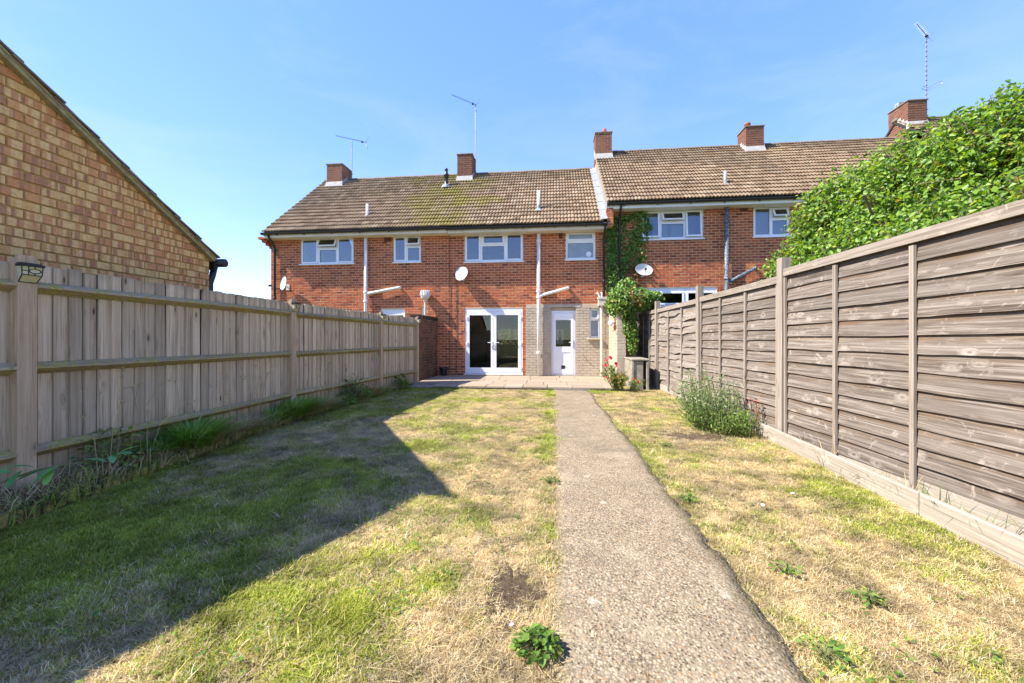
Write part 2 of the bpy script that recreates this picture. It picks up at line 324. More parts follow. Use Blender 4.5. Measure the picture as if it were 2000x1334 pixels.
# path, patio, soil
t = NT('exposed_aggregate'); p = t.scale(t.pos(), 1, 1, 0.3)
cell = t.voro(p, 85, 'Color'); cd = t.voro(p, 85); sx = t.sep(cell)
c = t.ramp(sx[0], [(0, (0.085, 0.06, 0.035)), (0.22, (0.235, 0.172, 0.10)), (0.45, (0.33, 0.258, 0.162)), (0.65, (0.15, 0.115, 0.072)), (0.82, (0.40, 0.33, 0.225)), (0.955, (0.33, 0.18, 0.07)), (1, (0.50, 0.46, 0.385))], 'CONSTANT')
mm = t.ramp(cd, [(0.38, 0), (0.62, 1)])
c = t.mix(mm, c, t.ramp(t.noise(p, 5, 5, 0.7), [(0.3, (0.125, 0.098, 0.06)), (0.7, (0.27, 0.215, 0.138))]))
c2 = t.sep(t.voro(p, 190, 'Color'))[1]
c = t.mix(t.math('MULTIPLY', t.ramp(c2, [(0.7, 0), (0.72, 1)]), 0.5), c, (0.36, 0.30, 0.215))
pk = t.ramp(t.noise(p, 2.6, 3, 0.5), [(0.66, 0), (0.70, 1)]); pk2 = t.ramp(t.voro(t.addv(p, t.scale(t.noise(p, 6, 2, 0.5, 'Color'), 0.12, 0.12, 0)), 3.1), [(0.06, 1), (0.11, 0)])
c = t.mix(t.math('MULTIPLY', pk2, 0.6), c, (0.44, 0.38, 0.29))
c = t.mix(t.math('MULTIPLY', t.ramp(t.noise(p, 1.3, 6, 0.7), [(0.5, 0), (0.75, 1)]), 0.6), c, (0.10, 0.085, 0.06))
dx_ = t.math('ABSOLUTE', t.math('SUBTRACT', t.sep(t.pos())[0], 0.45)); ed = t.ramp(t.math('ADD', dx_, t.math('MULTIPLY', t.noise(p, 9, 5, 0.7), 0.16)), [(0.44, 0), (0.52, 1)]); c = t.mix(t.math('MULTIPLY', ed, 0.55), c, (0.10, 0.085, 0.04))
wr = t.noise(t.addv(p, (3, 9, 0)), 2.1, 6, 0.72); c = t.mix(t.math('MULTIPLY', t.ramp(wr, [(0.52, 0), (0.68, 1)]), 0.4), c, (0.42, 0.345, 0.235)); lich = t.ramp(t.noise(p, 16, 4, 0.7), [(0.60, 0), (0.70, 1)]); c = t.mix(t.math('MULTIPLY', lich, 0.45), c, (0.12, 0.105, 0.075))
t.bump(t.math('ADD', t.math('MULTIPLY', cd, -1.0), t.math('MULTIPLY', t.noise(p, 40, 3), 0.7)), 0.75, 0.006)
M['aggregate'] = t.done(c, 0.9, 0.2)
t = NT('paving_slab_stone'); p = t.pos(); r = t.orand()
c = t.ramp(r, [(0, (0.26, 0.20, 0.135)), (0.35, (0.33, 0.265, 0.19)), (0.7, (0.29, 0.225, 0.15)), (1, (0.35, 0.29, 0.22))])
c = t.mix(t.math('MULTIPLY', t.noise(p, 5, 6, 0.7), 0.5), c, (0.27, 0.22, 0.165)); c = t.mix(t.ramp(t.noise(p, 60, 3, 0.6), [(0.55, 0), (0.8, 0.5)]), c, (0.52, 0.47, 0.40))
t.bump(t.noise(p, 30, 5, 0.7), 0.4, 0.006); M['slab'] = t.done(c, 0.85, 0.25)
t = NT('garden_soil'); p = t.pos(); c = t.ramp(t.noise(p, 45, 5, 0.75), [(0.3, (0.06, 0.042, 0.025)), (0.55, (0.125, 0.088, 0.052)), (0.75, (0.22, 0.165, 0.10))])
c = t.mix(t.ramp(t.voro(p, 55), [(0.10, 1), (0.16, 0)]), c, (0.22, 0.18, 0.125)); t.bump(t.noise(p, 60, 5, 0.75), 1.0, 0.02); M['soil'] = t.done(c, 0.95, 0.1)
t = NT('lawn_thatch'); p = t.pos(); g = t.noise(p, 1.3, 5, 0.65); f = t.noise(p, 120, 4, 0.75)
c = t.mix(t.ramp(g, [(0.42, 0), (0.6, 1)]), (0.52, 0.40, 0.20), (0.36, 0.36, 0.09)); c = t.mix(t.math('MULTIPLY', f, 0.5), c, (0.24, 0.18, 0.075)); t.bump(f, 1.0, 0.02); M['thatch'] = t.done(c, 0.95, 0.1)

# leaves and blades
def leaf_mat(name, cols, trans=0.35, gloss=0.35):
    t = NT(name); r = t.rnd()
    c = t.ramp(r, cols); t.done(c, 0.45, gloss)
    tl = t.n('ShaderNodeBsdfTranslucent'); hs = t.n('ShaderNodeHueSaturation'); hs.inputs['Value'].default_value = 1.5; hs.inputs['Saturation'].default_value = 1.1; hs.inputs['Hue'].default_value = 0.485
    t.l(c, hs.inputs['Color']); t.l(hs.outputs[0], tl.inputs[0])
    mx = t.n('ShaderNodeMixShader'); mx.inputs[0].default_value = trans; t.l(t.b.outputs[0], mx.inputs[1]); t.l(tl.outputs[0], mx.inputs[2]); t.l(mx.outputs[0], t.out.inputs[0]); return t.m
M['lilac'] = leaf_mat('lilac_leaf', [(0, (0.045, 0.11, 0.02)), (0.25, (0.11, 0.22, 0.03)), (0.55, (0.18, 0.31, 0.04)), (0.85, (0.22, 0.35, 0.042)), (0.965, (0.30, 0.39, 0.055)), (0.985, (0.40, 0.38, 0.07)), (1, (0.30, 0.17, 0.05))], 0.4, 0.5)
M['ivy'] = leaf_mat('ivy_leaf', [(0, (0.05, 0.12, 0.025)), (0.4, (0.10, 0.21, 0.04)), (0.75, (0.19, 0.31, 0.05)), (0.97, (0.21, 0.26, 0.05)), (0.985, (0.26, 0.13, 0.04)), (1, (0.30, 0.14, 0.05))], 0.3)
M['ivy_dry'] = leaf_mat('ivy_dry_leaf', [(0, (0.16, 0.075, 0.03)), (0.6, (0.28, 0.14, 0.05)), (1, (0.16, 0.15, 0.04))], 0.25, 0.2)
M['rose'] = leaf_mat('rose_leaf', [(0, (0.07, 0.14, 0.03)), (0.35, (0.16, 0.22, 0.04)), (0.7, (0.30, 0.29, 0.05)), (0.88, (0.36, 0.21, 0.06)), (1, (0.30, 0.11, 0.05))], 0.3)
M['shrub'] = leaf_mat('shrub_leaf', [(0, (0.06, 0.13, 0.045)), (0.5, (0.12, 0.22, 0.06)), (0.85, (0.22, 0.31, 0.10)), (1, (0.32, 0.36, 0.15))], 0.3)
M['laurel'] = leaf_mat('laurel_leaf', [(0, (0.06, 0.20, 0.065)), (0.6, (0.10, 0.30, 0.09)), (1, (0.22, 0.42, 0.08))], 0.25, 0.5)
M['weed'] = leaf_mat('weed_leaf', [(0, (0.06, 0.13, 0.025)), (0.5, (0.12, 0.22, 0.04)), (0.85, (0.20, 0.30, 0.06)), (1, (0.32, 0.30, 0.08))], 0.35, 0.15)
M['tuft'] = leaf_mat('lush_grass', [(0, (0.09, 0.21, 0.03)), (0.5, (0.18, 0.36, 0.05)), (0.85, (0.28, 0.46, 0.08)), (1, (0.52, 0.43, 0.19))], 0.4)
M['straw'] = leaf_mat('straw', [(0, (0.32, 0.22, 0.095)), (0.5, (0.52, 0.39, 0.19)), (0.85, (0.64, 0.51, 0.29)), (1, (0.20, 0.22, 0.06))], 0.2, 0.15)
M['petal'] = leaf_mat('rose_petal', [(0, (0.62, 0.03, 0.07)), (0.6, (0.75, 0.06, 0.12)), (1, (0.80, 0.16, 0.22))], 0.25)
M['bark'] = plain('bark', (0.16, 0.12, 0.085), 0.95, 0.1, 0.45, 18)
M['stem'] = plain('green_stem', (0.14, 0.16, 0.06), 0.8, 0.2, 0.3, 18)
# lawn blades: the mix of green and straw is set per tuft
t = NT('lawn_blade'); r = t.rnd(); a = t.n('ShaderNodeAttribute', attribute_type='INSTANCER', attribute_name='dry')
gr = t.ramp(r, [(0, (0.16, 0.21, 0.02)), (0.4, (0.28, 0.36, 0.04)), (0.75, (0.43, 0.46, 0.07)), (1, (0.60, 0.54, 0.17))])
dr = t.ramp(r, [(0, (0.28, 0.18, 0.065)), (0.25, (0.48, 0.36, 0.165)), (0.6, (0.62, 0.50, 0.28)), (0.85, (0.69, 0.58, 0.36)), (1, (0.78, 0.70, 0.50))])
tn = t.n('ShaderNodeAttribute', attribute_type='INSTANCER', attribute_name='tone'); ms = t.n('ShaderNodeAttribute', attribute_type='INSTANCER', attribute_name='moss')
pick = t.math('GREATER_THAN', t.math('ADD', a.outputs['Fac'], t.math('MULTIPLY', t.math('SUBTRACT', t.math('FRACT', t.math('MULTIPLY', r, 17.31)), 0.5), 0.62)), 0.5)
gr = t.mix(t.math('MULTIPLY', ms.outputs['Fac'], 0.6), gr, t.ramp(r, [(0, (0.25, 0.28, 0.025)), (1, (0.48, 0.47, 0.07))]))
c = t.mix(pick, gr, dr); hb = t.n('ShaderNodeHueSaturation'); t.l(tn.outputs['Fac'], hb.inputs['Value']); t.l(c, hb.inputs['Color']); c = hb.outputs[0]; t.done(c, 0.6, 0.2)
tl = t.n('ShaderNodeBsdfTranslucent'); t.l(c, tl.inputs[0]); mx = t.n('ShaderNodeMixShader'); mx.inputs[0].default_value = 0.42
t.l(t.b.outputs[0], mx.inputs[1]); t.l(tl.outputs[0], mx.inputs[2]); t.l(mx.outputs[0], t.out.inputs[0]); M['blade'] = t.m

# ------------------------------------------------------------------ wall tools
def cells(a0, a1, z0, z1, holes):
    A = sorted({a0, a1, *[h[0] for h in holes], *[h[1] for h in holes]}); Z = sorted({z0, z1, *[h[2] for h in holes], *[h[3] for h in holes]})
    A = [a for a in A if a0 <= a <= a1]; Z = [z for z in Z if z0 <= z <= z1]
    for i in range(len(A)-1):
        for j in range(len(Z)-1):
            ca, cz = (A[i]+A[i+1])/2, (Z[j]+Z[j+1])/2
            if not any(h[0] < ca < h[1] and h[2] < cz < h[3] for h in holes): yield A[i], A[i+1], Z[j], Z[j+1]
def holed(mb, P, a0, a1, z0, z1, holes, depth, outer=False):      # face with holes and their reveals
    for (a, b, c, d) in cells(a0, a1, z0, z1, holes): mb.quad(P(a, c, 0), P(b, c, 0), P(b, d, 0), P(a, d, 0))
    for (a, b, c, d) in holes:
        mb.quad(P(a, c, 0), P(a, d, 0), P(a, d, -depth), P(a, c, -depth)); mb.quad(P(b, c, 0), P(b, c, -depth), P(b, d, -depth), P(b, d, 0))
        mb.quad(P(a, c, 0), P(a, c, -depth), P(b, c, -depth), P(b, c, 0)); mb.quad(P(a, d, 0), P(b, d, 0), P(b, d, -depth), P(a, d, -depth))
    if outer:
        a, b, c, d = a0, a1, z0, z1
        mb.quad(P(a, c, 0), P(a, c, -depth), P(a, d, -depth), P(a, d, 0)); mb.quad(P(b, c, 0), P(b, d, 0), P(b, d, -depth), P(b, c, -depth))
        mb.quad(P(a, d, 0), P(a, d, -depth), P(b, d, -depth), P(b, d, 0)); mb.quad(P(a, c, 0), P(b, c, 0), P(b, c, -depth), P(a, c, -depth))
def brick_rects(a0, a1, z0, z1, holes, L=0.223, H=0.081, J=0.0145, zmin=None):
    k = 0; z = z0; out = []
    while z < z1 - 0.03:
        zt = min(z + H - J, z1); zc = (z + zt)/2; spans = [(a0, a1)]
        for h in holes:
            if h[2] - 0.02 < zc < h[3] + 0.02:
                n_ = []
                for (s, e) in spans:
                    if h[1] <= s or h[0] >= e: n_.append((s, e)); continue
                    if h[0] > s: n_.append((s, h[0]))
                    if h[1] < e: n_.append((h[1], e))
                spans = n_
        off = (k % 2) * L/2
        for (s, e) in spans:
            a = a0 - L + off + math.floor((s - a0 + L - off)/L) * L
            while a < e:
                b0, b1 = max(a, s), min(a + L - J, e)
                if b1 - b0 > 0.03: out.append((b0, b1, z, zt))
                a += L
        z += H; k += 1
    return out
def bricks(mb, P, rects, proud=0.004, jit=0.002):
    for (a, b, c, d) in rects:
        n = proud + random.uniform(-jit, jit); e = 0.0015; j = [random.uniform(-e, e) for _ in range(4)]
        mb.add([P(a, c, -0.001), P(b, c, -0.001), P(b, d, -0.001), P(a, d, -0.001), P(a+0.002, c+0.002+j[0], n), P(b-0.002, c+0.002+j[1], n), P(b-0.002, d-0.002+j[2], n), P(a+0.002, d-0.002+j[3], n)],
               [(4, 5, 6, 7), (0, 1, 5, 4), (1, 2, 6, 5), (2, 3, 7, 6), (3, 0, 4, 7)])
YH = 12.26
def PF(a, z, n): return (a, YH - n, z)

# ------------------------------------------------------------------ windows
def ring(mb, x0, x1, z0, z1, w, y0, y1):
    holed(mb, lambda a, z, n: (a, y0 - n, z), x0, x1, z0, z1, [(x0+w, x1-w, z0+w, z1-w)], y1 - y0, True)
def window(parent, x0, x1, z0, z1, lights, y=YH, sill=True, glass='glass', depth=0.07, inset=0.03):
    """lights: (xa, xb, za, zb, kind) kind: 'fixed' 'sash' 'open' ; the sash stands proud of the frame"""
    y0 = y + inset; mb = MB()
    holes = [(l[0], l[1], l[2], l[3]) for l in lights]
    holed(mb, lambda a, z, n: (a, y0 - n, z), x0, x1, z0, z1, holes, depth, True)
    w = mb.build('window', M['white'], parent, bevel=0.004)
    for l in lights:
        xa, xb, za, zb, kind = l[:5]; gm = M[l[5]] if len(l) > 5 else M[glass]; tilt = l[6] if len(l) > 6 else 16
        if kind == 'fixed':
            b = MB(); b.box(xa, xb, y0+0.030, y0+0.036, za, zb); b.build('pane', gm, w)
        else:
            g = 0.028; cz = zb + g; s = MB()
            holed(s, lambda a, z, n: (a, -0.022 - n, z - cz), xa-g, xb+g, za-g, zb+g, [(xa+0.018, xb-0.018, za+0.018, zb-0.018)], 0.04, True)
            so = s.build('sash', M['white'], w, bevel=0.004); so.location = (0, y0, cz)
            b = MB(); b.box(xa+0.018, xb-0.018, -0.008, -0.002, za+0.018-cz, zb-0.018-cz); po = b.build('pane', gm, w); po.location = (0, y0, cz)
            if kind == 'open': so.rotation_euler = po.rotation_euler = (R(-tilt), 0, 0)
    if sill:
        s = MB(); s.box(x0-0.03, x1+0.03, y-0.045, y0+0.01, z0-0.035, z0-0.001); s.build('sill', M['white'], w, bevel=0.006)
    return w
def curtain(parent, x0, x1, z0, z1, y):
    n = max(8, int((x1-x0)*28)); V = []; F = []
    for i in range(n+1):
        x = x0 + (x1-x0)*i/n; yy = y + 0.03*math.sin(i*1.25) + random.uniform(-0.008, 0.008); V += [(x, yy, z0), (x, yy, z1)]
    for i in range(n): F.append((2*i, 2*i+2, 2*i+3, 2*i+1))
    return np_mesh('curtain', V, F, M['curtain'], parent, True)

# ------------------------------------------------------------------ roof
TW, TR = 0.205, 17
def tile_mesh(m, L):
    prof = []; n = 10
    for i in range(n+1):
        u = i/n; w = (u*2) % 1.0 if i < n else 1.0
        prof.append((u*TW, 0.029*max(0, math.sin(math.pi*w))**0.8))
    V = []; F = []
    for (x, z) in prof: V += [(x, 0, 0.008+z), (x, 0, 0.052+z), (x, L, 0.006+z)]
    for i in range(n):
        a, b = 3*i, 3*i+3
        F += [(a, b, b+1, a+1), (a+1, b+1, b+2, a+2)]
    me = bpy.data.meshes.new('roof_tile'); me.from_pydata(V, [], F); me.update(); me.materials.append(m); return me, np.array(V), F
def roof(house, xa, xb, ze, zr, m, n_single=300, ye=11.86, yr=15.4, skip=()):
    rf = MB(); yb = 2*yr - ye
    for dz, flip in ((0.0, 1),):
        rf.add([(xa, ye, ze-0.02), (xb, ye, ze-0.02), (xb, yr, zr-0.02), (xa, yr, zr-0.02), (xb, yb, ze-0.02), (xa, yb, ze-0.02),
                (xa, ye, ze-0.09), (xb, ye, ze-0.09), (xb, yr, zr-0.12), (xa, yr, zr-0.12), (xb, yb, ze-0.09), (xa, yb, ze-0.09)],
               [(0, 1, 2, 3), (3, 2, 4, 5), (6, 9, 8, 7), (9, 11, 10, 8), (0, 6, 7, 1), (5, 4, 10, 11), (0, 3, 9, 6), (3, 5, 11, 9), (1, 7, 8, 2), (2, 8, 10, 4)])
    ro = rf.build('roof', M['felt'], house)
    pitch = math.atan2(zr-ze, yr-ye); S_ = math.hypot(zr-ze, yr-ye); gauge = S_/TR
    me, V, F = tile_mesh(m, gauge + 0.07)
    nc = round((xb-xa)/TW); sx = (xb-xa)/(nc*TW); pl = []
    cp, sp = math.cos(pitch), math.sin(pitch)
    for r_ in range(TR):
        for c_ in range(nc):
            x = xa + c_*TW*sx; s_ = r_*gauge - 0.03
            pl.append((x, ye + s_*cp, ze + s_*sp))
    pl.sort(key=lambda q: (q[0])**2 + q[1]**2 + (q[2]-1.2)**2)
    ang = lambda: (pitch + random.uniform(-0.014, 0.014), random.uniform(-0.02, 0.02), random.uniform(-0.006, 0.006))
    for q in pl[:n_single]: inst('roof_tile', me, ro, (q[0], q[1], q[2] + random.uniform(-.004, .004)), ang(), (sx, 1, 1))
    rest = pl[n_single:]
    if rest:
        VV = []; FF = []
        for i, q in enumerate(rest):
            Mx = np.array(Euler(ang()).to_matrix()); VV.append((V*[sx, 1, 1]) @ Mx.T + np.array(q)); FF.append(np.array(F) + i*len(V))
        tag(np_mesh('roof_tiles', np.concatenate(VV), np.concatenate(FF), m, ro), kind='stuff')
    # ridge tiles: half-round, one object each
    k = MB(); n = 8; L = 0.45
    vv = []
    for y in (0, L):
        for i in range(n+1):
            a = math.pi*(0.05 + 0.9*i/n); vv.append((y, 0.13*math.cos(a), 0.115*math.sin(a)))
    k.add(vv, [(i, i+1, n+2+i, n+1+i) for i in range(n)] + [tuple(range(n+1))])
    rm = k.mesh('ridge_tile', M['ridge']); x = xa; nr = max(1, round((xb-xa)/L)); st = (xb-xa)/nr
    for i in range(nr): inst('ridge_tile', rm, ro, (xa+i*st, yr, zr-0.035+random.uniform(-.006, .006)), (0, 0, random.uniform(-.012, .012)), (st/L*0.985, 1, 1))
    return ro
def eaves(house, xa, xb, zg, fascia_h=0.16, mat_f='cream', y=11.84, zs=None):
    g = MB(); n = 7; xs = [xa, xb]
    vv = []
    for x in xs:
        for rr in (0.062, 0.054):
            for i in range(n+1):
                a = math.pi + math.pi*i/n; vv.append((x, y + rr*math.cos(a), zg + rr*math.sin(a)))
    m_ = n+1; ff = []
    for i in range(n): ff += [(i, i+1, 2*m_+i+1, 2*m_+i), (m_+i, 3*m_+i, 3*m_+i+1, m_+i+1)]
    ff += [(0, 2*m_, 3*m_, m_), (n, m_+n, 3*m_+n, 2*m_+n)]
    for o_ in (0, 2*m_): ff.append(tuple(list(range(o_, o_+m_)) + list(range(o_+2*m_-1, o_+m_-1, -1))))
    for x in (xa, xb): g.box(x-0.006, x+0.006, y-0.064, y+0.064, zg-0.066, zg+0.004)
    x = xa + 0.5
    while x < xb: g.box(x-0.015, x+0.015, y-0.070, y+0.066, zg-0.078, zg-0.058); x += 0.95
    g.add(vv, ff); go = g.build('gutter', M['black'], house)
    f = MB(); f.box(xa+0.01, xb-0.01, y+0.068, y+0.09, zg-fascia_h+0.02, zg+0.05); f.build('fascia_board', M[mat_f], house)
    s = MB(); zs = zs or zg-fascia_h+0.025; s.box(xa+0.01, xb-0.01, y+0.092, YH-0.002, zs-0.012, zs); s.build('soffit', M[mat_f], house)

def pipe(parent, name, pts, r, m, collars=()):
    b = MB(); b.tube(pts, r, 10)
    for (x, y, z) in collars: b.lathe([(r*1.28, -0.035), (r*1.38, -0.02), (r*1.38, 0.02), (r*1.28, 0.035)], (x, y, z), 10)
    return b.build(name, m, parent, True)
def fix_smooth(o, ang=40):
    try:
        for p_ in o.data.polygons: p_.use_smooth = True
        o.data.set_sharp_from_angle(angle=R(ang))
    except Exception: pass
    return o

def chimney(house, x0, x1, y0, y1, zb, zt, pot=None, mossy=False):
    b = MB(); b.box(x0+.008, x1-.008, y0+.008, y1-.008, zb-0.5, zt-0.02); ch = b.build('chimney', M['mortar_dark'] if mossy else M['mortar'], house)
    k = MB()
    bricks(k, lambda a, z, n: (a, y0+.008-n, z), brick_rects(x0, x1, zb-0.3, zt-0.02, []), 0.008)
    bricks(k, lambda a, z, n: (x1-.008+n, a, z), brick_rects(y0, y1, zb-0.3, zt-0.02, []), 0.008)
    bricks(k, lambda a, z, n: (x0+.008-n, y1+y0-a, z), brick_rects(y0, y1, zb-0.3, zt-0.02, []), 0.008)
    tag(k.build('brickwork', M['brick_chim'], ch), kind='stuff')
    c = MB(); c.box(x0-.025, x1+.025, y0-.025, y1+.025, zt-0.02, zt+0.025); c.build('chimney_cap', M['ridge'], ch, bevel=0.008)
    f = MB(); f.hexa([(x0-.05, y0-.10, zb-0.20), (x1+.05, y0-.10, zb-0.20), (x1+.05, y0+.02, zb-0.20), (x0-.05, y0+.02, zb-0.20),
                      (x0-.012, y0-.012, zb+0.07), (x1+.012, y0-.012, zb+0.07), (x1+.012, y0+.02, zb+0.07), (x0-.012, y0+.02, zb+0.07)])
    for i in range(3):
        ya, yb_ = y0 + i*0.13, y0 + (i+1)*0.13; z_ = zb + i*0.11
        for xx in (x0-.02, x1): f.box(xx, xx+.02, ya, yb_, z_-0.12, z_+0.12)
    f.build('flashing', M['flash'], ch)
    if pot:
        q = MB(); px, py, kind = pot
        if kind == 'louvre':
            q.lathe([(.11, 0), (.11, .05), (.095, .06), (.115, .10), (.095, .11), (.115, .15), (.095, .16), (.115, .20), (.10, .215), (.10, .24), (.03, .27)], (px, py, zt+.02), 14)
        elif kind == 'dome':
            q.lathe([(.12, 0), (.12, .04), (.10, .05), (.125, .09), (.10, .10), (.12, .14), (.09, .17), (.06, .26), (.02, .30)], (px, py, zt+.02), 14)
        else:
            q.box(px-.09, px+.09, py-.09, py+.09, zt+.02, zt+.22); q.box(px-.12, px+.12, py-.02, py+.02, zt+.02, zt+.16)
        q.build('chimney_pot', M['terracotta'] if kind != 'square' else M['lead'], ch, bevel=0)
    return ch

# =================================================================== HOUSES
def house_shell(h, xa, xb, z0, zt, holes, extra_brick_holes=(), brick_m='brick', side=None):
    mb = MB(); holed(mb, PF, xa, xb, z0, zt, holes, 0.22)
    for x in (xa, xb): mb.box(x-0.0 if x == xa else x-0.1, x+0.1 if x == xa else x, YH+0.23, 18.5, z0, zt)
    mb.box(xa, xb, 18.5, 18.7, z0, zt) if side is None else side(mb)
    w = mb.build('wall', M['mortar'], h)
    k = MB(); bricks(k, PF, brick_rects(xa+0.001, xb-0.001, z0+0.01, zt, list(holes)+list(extra_brick_holes)))
    # bricks turned into the reveals at the sides of each opening are left plain mortar; soldier-free flat heads as in the photo
    tag(k.build('brickwork', M[brick_m], w), kind='stuff'); return w
def room_floor(h, xa, xb, z, y1=16.5):
    b = MB(); b.box(xa+0.1, xb-0.1, YH+0.24, 18.4, z-0.1, z); return b.build('floor_slab', M['room_floor'], h)
def partition(h, xa, xb, z0, z1, y):
    b = MB(); b.box(xa+0.1, xb-0.1, y, y+0.08, z0, z1); return b.build('partition', M['room'], h)

ZE, ZR = 4.735, 7.82; ZE2, ZR2 = 5.32, 8.43
# ---- left house
hl = thing('terraced_house', 'left-hand brick house of the terrace, rising above the close-boarded fence, chimney at its outer end', 'house', (-6.4, YH, 0), 'brick terraced houses')
def hparent(o): return o
def zero(o): o.location = (0, 0, 0); return o
hl.location = (0, 0, 0)
w1 = (-8.433, -6.553, 3.73, 4.61); w2 = (-5.198, -4.265, 3.73, 4.60); fd = (-5.62, -4.80, 0.1, 2.215); sw = (-4.275, -4.06, 1.45, 2.30)
house_shell(hl, -9.5, -3.29, 0.05, 4.70, [w1, w2, fd, sw])
window(hl, *w1, [(-8.37, -7.86, 3.79, 4.55, 'sash'), (-7.77, -7.19, 3.79, 4.20, 'fixed'), (-7.77, -7.19, 4.30, 4.54, 'open', 'glass', 24), (-7.10, -6.615, 3.79, 4.55, 'sash')])
window(hl, *w2, [(-5.14, -4.80, 3.79, 4.54, 'sash'), (-4.71, -4.33, 3.79, 4.20, 'fixed'), (-4.71, -4.33, 4.29, 4.53, 'open', 'glass', 20)])
window(hl, *fd, [(-5.55, -4.87, 0.35, 2.0, 'fixed')], sill=False, glass='glass_dark')
window(hl, *sw, [(-4.215, -4.12, 1.52, 2.22, 'sash')], glass='frost', sill=False, inset=0.10)
b = MB(); b.add([(-9.46, YH+.02, 4.6), (-9.46, 15.4, ZR-.14), (-9.46, 18.5, 4.6), (-9.44, YH+.02, 4.6), (-9.44, 15.4, ZR-.14), (-9.44, 18.5, 4.6)], [(0, 1, 2), (3, 5, 4), (0, 3, 4, 1), (1, 4, 5, 2)]); b.build('gable_end', M['brick'], hl)
room_floor(hl, -9.5, -3.29, 2.6); room_floor(hl, -9.5, -3.29, 0.1); partition(hl, -9.5, -3.29, 0.1, 4.7, 15.5)
roof(hl, -9.48, -3.30, ZE, ZR, M['tile']); eaves(hl, -9.50, -3.30, 4.70)
chimney(hl, -9.12, -8.46, 14.9, 15.62, 7.52, 8.30)
pipe(hl, 'downpipe', [(-9.30, 11.86, 4.66), (-9.30, 11.90, 4.56), (-9.30, 12.14, 4.36), (-9.30, 12.18, 4.25), (-9.30, 12.18, 0.1)], 0.036, M['black'], [(-9.30, 12.18, 4.2), (-9.30, 12.18, 2.6)])
pipe(hl, 'soil_pipe', [(-6.085, 12.15, 4.62), (-6.085, 12.15, 0.1)], 0.056, M['pipe'], [(-6.085, 12.15, 2.75), (-6.085, 12.15, 2.45)])
pipe(hl, 'waste_pipe', [(-6.05, 12.15, 2.70), (-5.93, 12.15, 2.72), (-5.02, 12.15, 2.875), (-4.96, 12.17, 2.885), (-4.94, 12.25, 2.885)], 0.05, M['pipe'])
pipe(hl, 'vent_pipe', [(-6.261, 12.62, 4.95), (-6.261, 12.62, 5.80)], 0.048, M['pipe'])
b = MB(); b.lathe([(0.16, 0), (0.11, 0.05), (0.055, 0.12)], (-6.261, 12.60, 5.30), 10); b.build('vent_flashing', M['lead'], hl)
b = MB(); b.lathe([(0.17, -0.02), (0.13, 0.04), (0.075, 0.10), (0.075, 0.42), (0.095, 0.43), (0.095, 0.50), (0.06, 0.52), (0.055, 0.64), (0.075, 0.66), (0.04, 0.72)], (-4.02, 14.42, 6.98), 12)
fl_mid = b
b = MB(); b.box(-5.50, -5.26, YH-0.012, YH+0.05, 4.42, 4.60); b.build('air_vent', M['brown_vent'], hl)
b = MB()      # stepped brick corbel under the verge
for i in range(4): b.box(-9.5-0.055*(i+1)+0.02, -9.5+0.02, YH-0.10*(i+1)+0.06, YH+0.1, 4.28+0.082*i, 4.28+0.082*i+0.072)
tag(b.build('corbel', M['brick'], hl))
# hopper head with its pipe
b = MB(); b.lathe([(0.042, -1.0), (0.042, 0.0), (0.06, 0.03), (0.07, 0.08), (0.13, 0.14), (0.145, 0.22), (0.125, 0.34), (0.12, 0.37), (0.085, 0.38)], (-4.07, 12.12, 2.40), 10)
ho = b.build('hopper', M['pipe_cream'], hl)
b = MB()
for i in range(7):
    a = math.pi*(1.02+i*0.16); b.tube([(-4.07+0.10*math.cos(a), 12.12+0.10*math.sin(a), 2.52), (-4.07+0.165*math.cos(a), 12.12+0.165*math.sin(a), 2.64), (-4.07+0.13*math.cos(a), 12.12+0.13*math.sin(a), 2.78)], 0.013, 5)
b.build('hopper_ribs', M['white'], ho)
# ---- middle house
hm = thing('terraced_house', 'middle brick house with white french doors, beige painted corner and mossy roof', 'house', (0, 0, 0), 'brick terraced houses')
o = fl_mid.build('flue', M['black'], hm, True)
b = MB(); b.lathe([(0.20, -0.06), (0.15, 0.05), (0.08, 0.10)], (-4.02, 14.40, 6.98), 10); b.build('vent_flashing', M['lead'], hm)
m1 = (-2.825, -0.931, 3.69, 4.60); m2 = (0.399, 1.311, 3.70, 4.57); fr = (-2.80, -0.955, 0.12, 2.20); dr = (-0.05, 0.70, 0.09, 2.215); tw = (1.135, 1.43, 1.26, 2.17)
beige = (-0.85, 1.63, 0.07, 2.30)
front_win = (-2.6, -0.75, 0.98, 1.72)
def rear(mb): holed(mb, lambda a, z, n: (a, 18.7 + n, z), -3.29, 1.63, 0.05, 4.70, [front_win], 0.2); holed(mb, lambda a, z, n: (a, 18.5 + n, z), -3.29, 1.63, 0.05, 4.70, [front_win], 0.001)
wm = house_shell(hm, -3.29, 1.63, 0.05, 4.70, [m1, m2, fr, dr, tw], [beige], side=rear)
b = MB(); PB = lambda a, z, n: (a, YH - 0.014 - n, z)
holed(b, PB, beige[0], beige[1], beige[2], beige[3], [dr, tw], 0.12, True)
pw = b.build('painted_wall', M['beige'], hm)
k = MB(); bricks(k, PB, brick_rects(beige[0]+.004, beige[1]-.004, 0.08, 2.23, [dr, (dr[0]-.02, dr[1]+.02, 2.0, 2.3), (tw[0], tw[1], 1.22, 2.24)], J=0.010), 0.011, 0.003)
tag(k.build('painted_brickwork', M['beige'], pw), kind='stuff')
b = MB(); b.box(dr[0]-.16, dr[1]+.16, YH-0.032, YH-0.012, 2.215, 2.29); b.build('lintel', M['beige'], pw)
